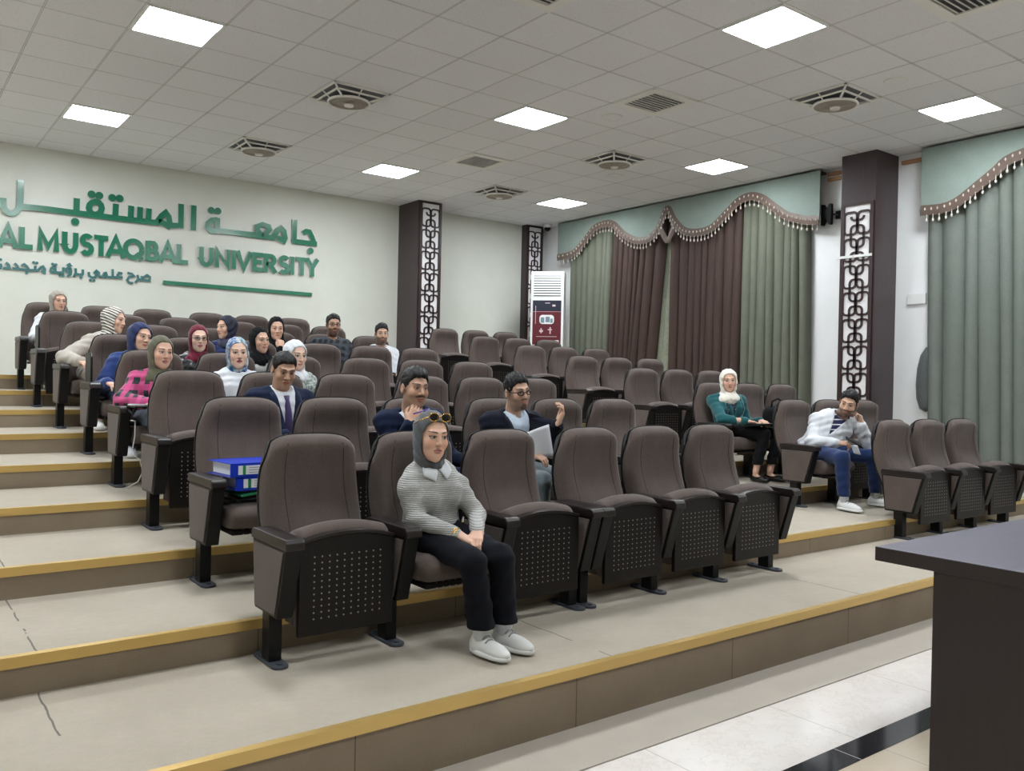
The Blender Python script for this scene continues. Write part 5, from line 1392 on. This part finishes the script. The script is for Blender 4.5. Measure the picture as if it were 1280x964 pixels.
# ---- sixth row
pl('woman in striped headscarf and stone coat leaning over to the side', P_L(6, 1), dict(
    sex='f', head=(.137, 0, .940), face=(-48, 6, 8), skin='light', fine=.0032, gh=.009, hs=.90,
    tops=[('coat', MT['stone'], .016, dict(wr=.005, long=.5, slv=(.050, .046, .038)))], wrR=(-.17, -.25, .57), elR=(-.262, -.05, .60), legs=MT['stone'], skirt=True, shoes=MT['sneaker'], cover=('hijab', MT['striped_scarf'], .07, (.0715, .1035, -.0185), 1.10)))
pl('woman in purple patterned headscarf turned sideways in profile', P_L(6, 3), dict(
    sex='f', head=(.043, .03, .932), face=(70, 3, 0), skin='light', fine=.0034, gh=.010, hs=.88,
    tops=[('top', MT['navy_scarf'], .010, {})], legs=BL, shoes=SHO, cover=('hijab', MT['purple_scarf'], .06, (.0715, .1035, -.0185), 1.08)))
pl('woman in black headscarf resting her chin on her hand', P_L(6, 4), dict(
    sex='f', head=(-.122, -.05, .945), face=(12, 8, 0), skin='light', fine=.0034, hand=.004, gh=.010, hs=.88,
    tops=[('top', BL, .012, {})], wrR=(-.130, -.195, .745), elR=(-.235, -.09, .575), hR=((.10, .25, .95), (0, .98, -.2), 1.0, .8), legs=BL, shoes=SHO, cover=('hijab', MT['black_scarf'], .10)))
pl('man in glasses and dark plaid shirt', P_L(6, 5), dict(
    sex='m', head=(-.017, .05, 1.020), face=(12, 3, 0), skin='tan', beard=2, fine=.0034, gh=.010, hs=.90,
    tops=[('shirt', MT['dark_plaid'], .008, {})], legs=BL, shoes=SHO, cover=('hair', 'short', MT['hair']), extras=[glasses(MT['ink']), collar(MT['dark_plaid'])]))
pl('bearded man in white shirt beside the left patterned pillar', P_L(6, 6), dict(
    sex='m', head=(.003, .05, .954), face=(18, 3, 0), skin='mid', beard=2, fine=.0034, gh=.010, hs=.88,
    tops=[('shirt', MT['white_cloth'], .006, {})], legs=BL, shoes=SHO, cover=('hair', 'volume', MT['hair']), extras=[collar(MT['white_cloth'])]))
# ---- back row
pl('woman in grey beige headscarf and white top at the back wall', P_L(8, 1), dict(
    sex='f', head=(.069, .05, .942), face=(-12, 5, 0), skin='light', fine=.0036, gh=.010, hs=.88,
    tops=[('top', MT['white_cloth'], .012, dict(wr=.005))], wrR=(-.14, -.22, .56), legs=BL, shoes=MT['sneaker'], cover=('hijab', MT['taupe_scarf'], .06, (.0715, .1035, -.0185), 1.08)))
# ---- right block
navy_dots = mat('navy_dotted_blouse', rough=.8, build=mottled([srgb(20, 24, 44), srgb(22, 26, 48), srgb(30, 36, 60), srgb(170, 176, 190)], 60))
pl('woman in teal blazer and cream headscarf with a laptop on her lap', right_seat(3, 1), dict(
    sex='f', head=(-.036, .04, .955), face=(38, 4, -3), skin='light', fine=.0030, hand=.0036, gh=.008, hs=.88, twist=28,
    tops=[('blouse', navy_dots, 0, {'sleeves': False}), ('blazer', MT['teal'], .012, dict(v=(.32, .075), nk=.01))],
    hip=(.0, .06, .47), wrR=(-.080, -.235, .575), elR=(-.225, -.055, .585), hR=((.65, -.75, -.1), (0, 0, -1), .25), wrL=(.135, -.225, .575), hL=((-.3, -.9, -.1), (0, 0, -1), .3),
    knR=(.045, -.345, .455), knL=(.235, -.345, .450), anR=(-.045, -.33, .09), anL=(.135, -.35, .09), toeR=(-.1, -1, 0), toeL=(.15, -1, 0), ankle=.22,
    legs=BL, legr=(.074, .056, .05), shoes=SHO, shoe='flat', cover=('hijab', MT['cream_scarf'], .03, (.0715, .1035, -.0185), 1.08), extras=[lapels(MT['teal'], .32, .075, ('blazer', 'blouse'), .04)]), RA)
pl('man in white jacket and blue jeans leaning forward with chin on his hand', right_seat(2, 1), dict(
    sex='m', head=(.185, -.165, .912), face=(62, 12, 14), skin='mid', beard=2, fine=.0028, hand=.0034, gh=.008, hs=.95, twist=42, gaze=(-.3, -.3),
    tops=[('jersey', MT['navy_stripe'], 0, {'sleeves': False}), ('jacket', MT['white_cloth'], .012, dict(v=(.22, .060), nk=.012, wr=.006))],
    neck=(.215, -.055, .795), hip=(.03, .06, .475), elR=(-.115, -.01, .570), wrR=(-.055, -.225, .575), hR=((.62, -.70, -.05), (.3, .3, -.9), .75, .5),
    elL=(.365, -.26, .545), wrL=(.232, -.270, .735), hL=((-.25, .10, .95), (-.75, .55, .1), .85, .5),
    knR=(-.150, -.345, .455), knL=(.300, -.345, .450), anR=(-.125, -.36, .095), anL=(.370, -.33, .095), toeR=(-.15, -1, 0), toeL=(.25, -1, 0), ankle=.10,
    legs=MT['denim'], legr=(.078, .064, .052), shoes=MT['sneaker'], laces=MT['grey_cloth'], socks=MT['white_cloth'], cover=('hair', 'volume', MT['hair'])), RA)

# ---------------------------------------------------------------- things people hold, and things left on seats
def at(seat, p, rz=0):
    return Vector(seat)+Matrix.Rotation(rz, 3, 'Z') @ Vector(p)
MT['binder'] = mat('blue_binder_card', srgb(28, 58, 190), .35)
MT['paper'] = mat('white_paper', srgb(232, 234, 240), .7)
MT['print'] = mat('grey_print', srgb(150, 154, 160), .8)
MT['green_card'] = mat('green_stripe', srgb(30, 130, 70), .6)
MT['sleeve'] = mat('green_plastic_sleeve', srgb(40, 150, 100), .25)
MT['dark_sleeve'] = mat('dark_plastic_sleeve', srgb(36, 44, 40), .25)
MT['phone'] = mat('black_phone_glass', srgb(12, 12, 14), .45, spec=.25)
s21 = left_seat(2, 1)
def ring_binder(label, p, rz, tilt):
    t = thing('ring_binder', label, 'binder', at(s21, p), rz, 'blue ring binders on the seat'); t.rotation_euler = (tilt, 0, rz)
    MB().box(-.155, .155, -.002, .002, 0, .068).obj('spine', MT['binder'], t)
    MB().box(-.155, .155, 0, .27, 0, .003).obj('cover', MT['binder'], t); MB().box(-.155, .155, 0, .27, .065, .068).obj('cover', MT['binder'], t)
    MB().box(-.128, .140, .01, .255, .006, .060).obj('sheets', MT['paper'], t)
    l = MB().box(-.115, .135, -.004, -.001, .012, .056).obj('spine_label', MT['paper'], t)
    MB().box(-.092, -.077, -.0055, -.0035, .012, .056).obj('stripe', MT['green_card'], l); MB().box(.105, .117, -.0055, -.0035, .012, .056).obj('stripe', MT['green_card'], l)
    for k in range(3): MB().box(-.06, .09-.03*k, -.0055, -.0035, .020+.012*k, .023+.012*k).obj('text_line', MT['print'], l)
ring_binder('upper of two blue ring binders stacked on the lowered second row seat', (-.072, -.19, .555), math.radians(6), math.radians(0))
ring_binder('lower of two blue ring binders stacked on the lowered second row seat', (-.040, -.185, .487), math.radians(3), math.radians(0))
def plastic_sleeve(label, z, m, rz, dx):
    t = thing('document_wallet', label, 'document wallet', at(s21, (dx, -.02, z)), rz, 'plastic wallets under the binders')
    V = []; F = []; n = 9
    for k, dz in ((0, 0), (1, .006)):
        for j in range(n):
            y = -.16+.30*j/(n-1)
            for i in range(n):
                x = -.15+.30*i/(n-1); V.append((x, y, dz+.018*math.sin(x*9+1)*max(0, -y*4)+.012*(x+.15)))
    for k in (0, 1):
        for j in range(n-1):
            for i in range(n-1): a = k*n*n+j*n+i; F.append((a, a+1, a+n+1, a+n))
    o = mesh('wallet', V, F, m, t, True); md = o.modifiers.new('thickness', 'SOLIDIFY'); md.thickness = .002
plastic_sleeve('green plastic document wallet poking out under the blue binders', .462, MT['sleeve'], math.radians(8), -.035)
plastic_sleeve('dark plastic document wallet lying on the lowered seat under the green one', .436, MT['dark_sleeve'], math.radians(-4), -.010)
def sheet(name, label, pts, bend, m, cat='paper', group=None):
    """a sheet spanned by four corners (tl, tr, br, bl), bowed by bend along its normal"""
    a, b, c, d = [np.array(p, float) for p in pts]; nn = nrm(np.cross(b-a, d-a)); n = 8; V = []; F = []
    for j in range(n+1):
        for i in range(n+1):
            u, v = i/n, j/n; V.append((1-v)*((1-u)*a+u*b)+v*((1-u)*d+u*c)+nn*bend*math.sin(PI*u)*(.4+.6*v))
    for j in range(n):
        for i in range(n): q = j*(n+1)+i; F.append((q, q+1, q+n+2, q+n+1))
    o = mesh(name, V, F, m, None, True); md = o.modifiers.new('thickness', 'SOLIDIFY'); md.thickness = .0016
    return tag(o, label, cat, group)
s24 = left_seat(2, 4); q = lambda x, y, z: at(s24, (x, y, z))
sheet('paper_sheet', 'white printed sheets held upright by the bespectacled man in the dark blazer', [q(-.250, -.33, .735), q(-.045, -.335, .796), q(.015, -.315, .600), q(-.19, -.31, .560)], .02, MT['paper'], 'paper')
s23 = left_seat(2, 3)
t = thing('pen', 'purple pen held by the man covering his mouth', 'pen', at(s23, (-.262, -.225, .872)), 0)
t.rotation_euler = (0, math.radians(78), math.radians(12))
MB().tube([(0, 0, -.05), (0, 0, .06)], .0042, 8).obj('barrel', mat('purple_pen', srgb(84, 60, 170), .3), t, True); MB().tube([(0, 0, .06), (0, 0, .075)], [.004, .001], 8).obj('tip', MT['white'], t, True)
# fold-out writing tablet of the plaid woman's chair, phone and cable
c41 = CH['L', 4, 1]; s41 = left_seat(4, 1)
MB().prism([(-.27, -.40), (-.06, -.40), (-.04, -.34), (-.05, -.19), (-.10, -.165), (-.27, -.18)], .545, .557, 'z', bev=.003).obj('writing_tablet', MT['plastic'], c41)
MB().tube([(-.262, -.19, .53), (-.255, -.28, .50), (-.235, -.30, .544)], .009, 6).obj('tablet_bracket', MT['plastic'], c41, True)
t = thing('phone', 'white phone lying on the black writing tablet before the plaid shirt', 'phone', at(s41, (-.205, -.255, .558)), math.radians(70))
MB().box(-.036, .036, -.07, .07, 0, .008, bev=.003).obj('body', MT['white'], t); MB().box(-.032, .032, -.064, .064, .008, .009).obj('screen', mat('pale_screen', srgb(190, 184, 206), .2), t)
o = MB(); o.tube([at(s41, p) for p in [(-.262, -.25, .46), (-.236, -.268, .455), (-.235, -.27, .36), (-.25, -.25, .24), (-.20, -.25, .20), (-.175, -.24, .12), (-.20, -.22, .05), (-.262, -.20, .012), (-.245, -.17, .006)]], .0035, 6)
tag(o.obj('charging_cable', MT['offwhite'], None, True), 'thin white cable dangling beside the leg of the plaid shirt chair', 'cable')
# laptop and bag of the woman in teal, phone and paper of the man in jeans
s31 = right_seat(3, 1)
t = thing('laptop', 'closed black laptop on the lap of the woman in teal', 'laptop', at(s31, (.055, -.285, .535), RA), RA+math.radians(4))
MB().box(-.15, .15, -.105, .105, 0, .010, bev=.003).obj('base', MT['phone'], t); MB().box(-.15, .15, -.105, .105, .0105, .020, bev=.003).obj('lid', MT['plastic'], t)
s32 = right_seat(3, 2)
t = thing('tote_bag', 'black bag standing on the seat beside the woman in teal', 'bag', at(s32, (.02, -.08, .418), RA), RA)
b = MB(); b.prism([(-.15, 0), (.15, 0), (.165, .12), (.14, .27), (.06, .30), (-.07, .295), (-.14, .26), (-.165, .12)], -.085, .075, 'y', bev=.03); b.obj('bag_body', MT['black_cloth'], t, True)
MB().tube([(-.09, 0, .28), (-.085, 0, .34), (0, 0, .37), (.085, 0, .34), (.09, 0, .28)], .009, 8).obj('handle', MT['black_cloth'], t, True)
MB().box(-.05, .05, -.092, -.084, .235, .245, bev=.002).obj('buckle', MT['steel'], t)
s_ = right_seat(2, 1)
t = thing('phone', 'black phone in the right hand of the man in jeans', 'phone', at(s_, (.006, -.345, .592), RA), 0); t.rotation_euler = (math.radians(28), math.radians(-12), RA+math.radians(35))
MB().box(-.036, .036, -.072, .072, -.004, .004, bev=.003).obj('body', MT['phone'], t); MB().box(-.031, .031, -.064, .064, .004, .0048).obj('screen', mat('dark_screen', srgb(16, 17, 21), .4, spec=.25), t)
q = lambda x, y, z: at(s_, (x, y, z), RA)
sheet('paper_sheet', 'folded white paper hanging from the hand of the man in jeans', [q(.02, -.31, .560), q(.10, -.320, .555), q(.135, -.335, .470), q(.04, -.325, .490)], .012, MT['paper'], 'paper')

for r_ in (5, 7):   # folded writing tablets standing beside two aisle seats
    o = MB().prism([(-.06, .552), (.12, .552), (.14, .60), (.13, .76), (.10, .775), (-.03, .775), (-.06, .74)], -.285, -.268, 'x', bev=.004).obj('writing_tablet', MT['plastic'], CH['L', r_, 1])
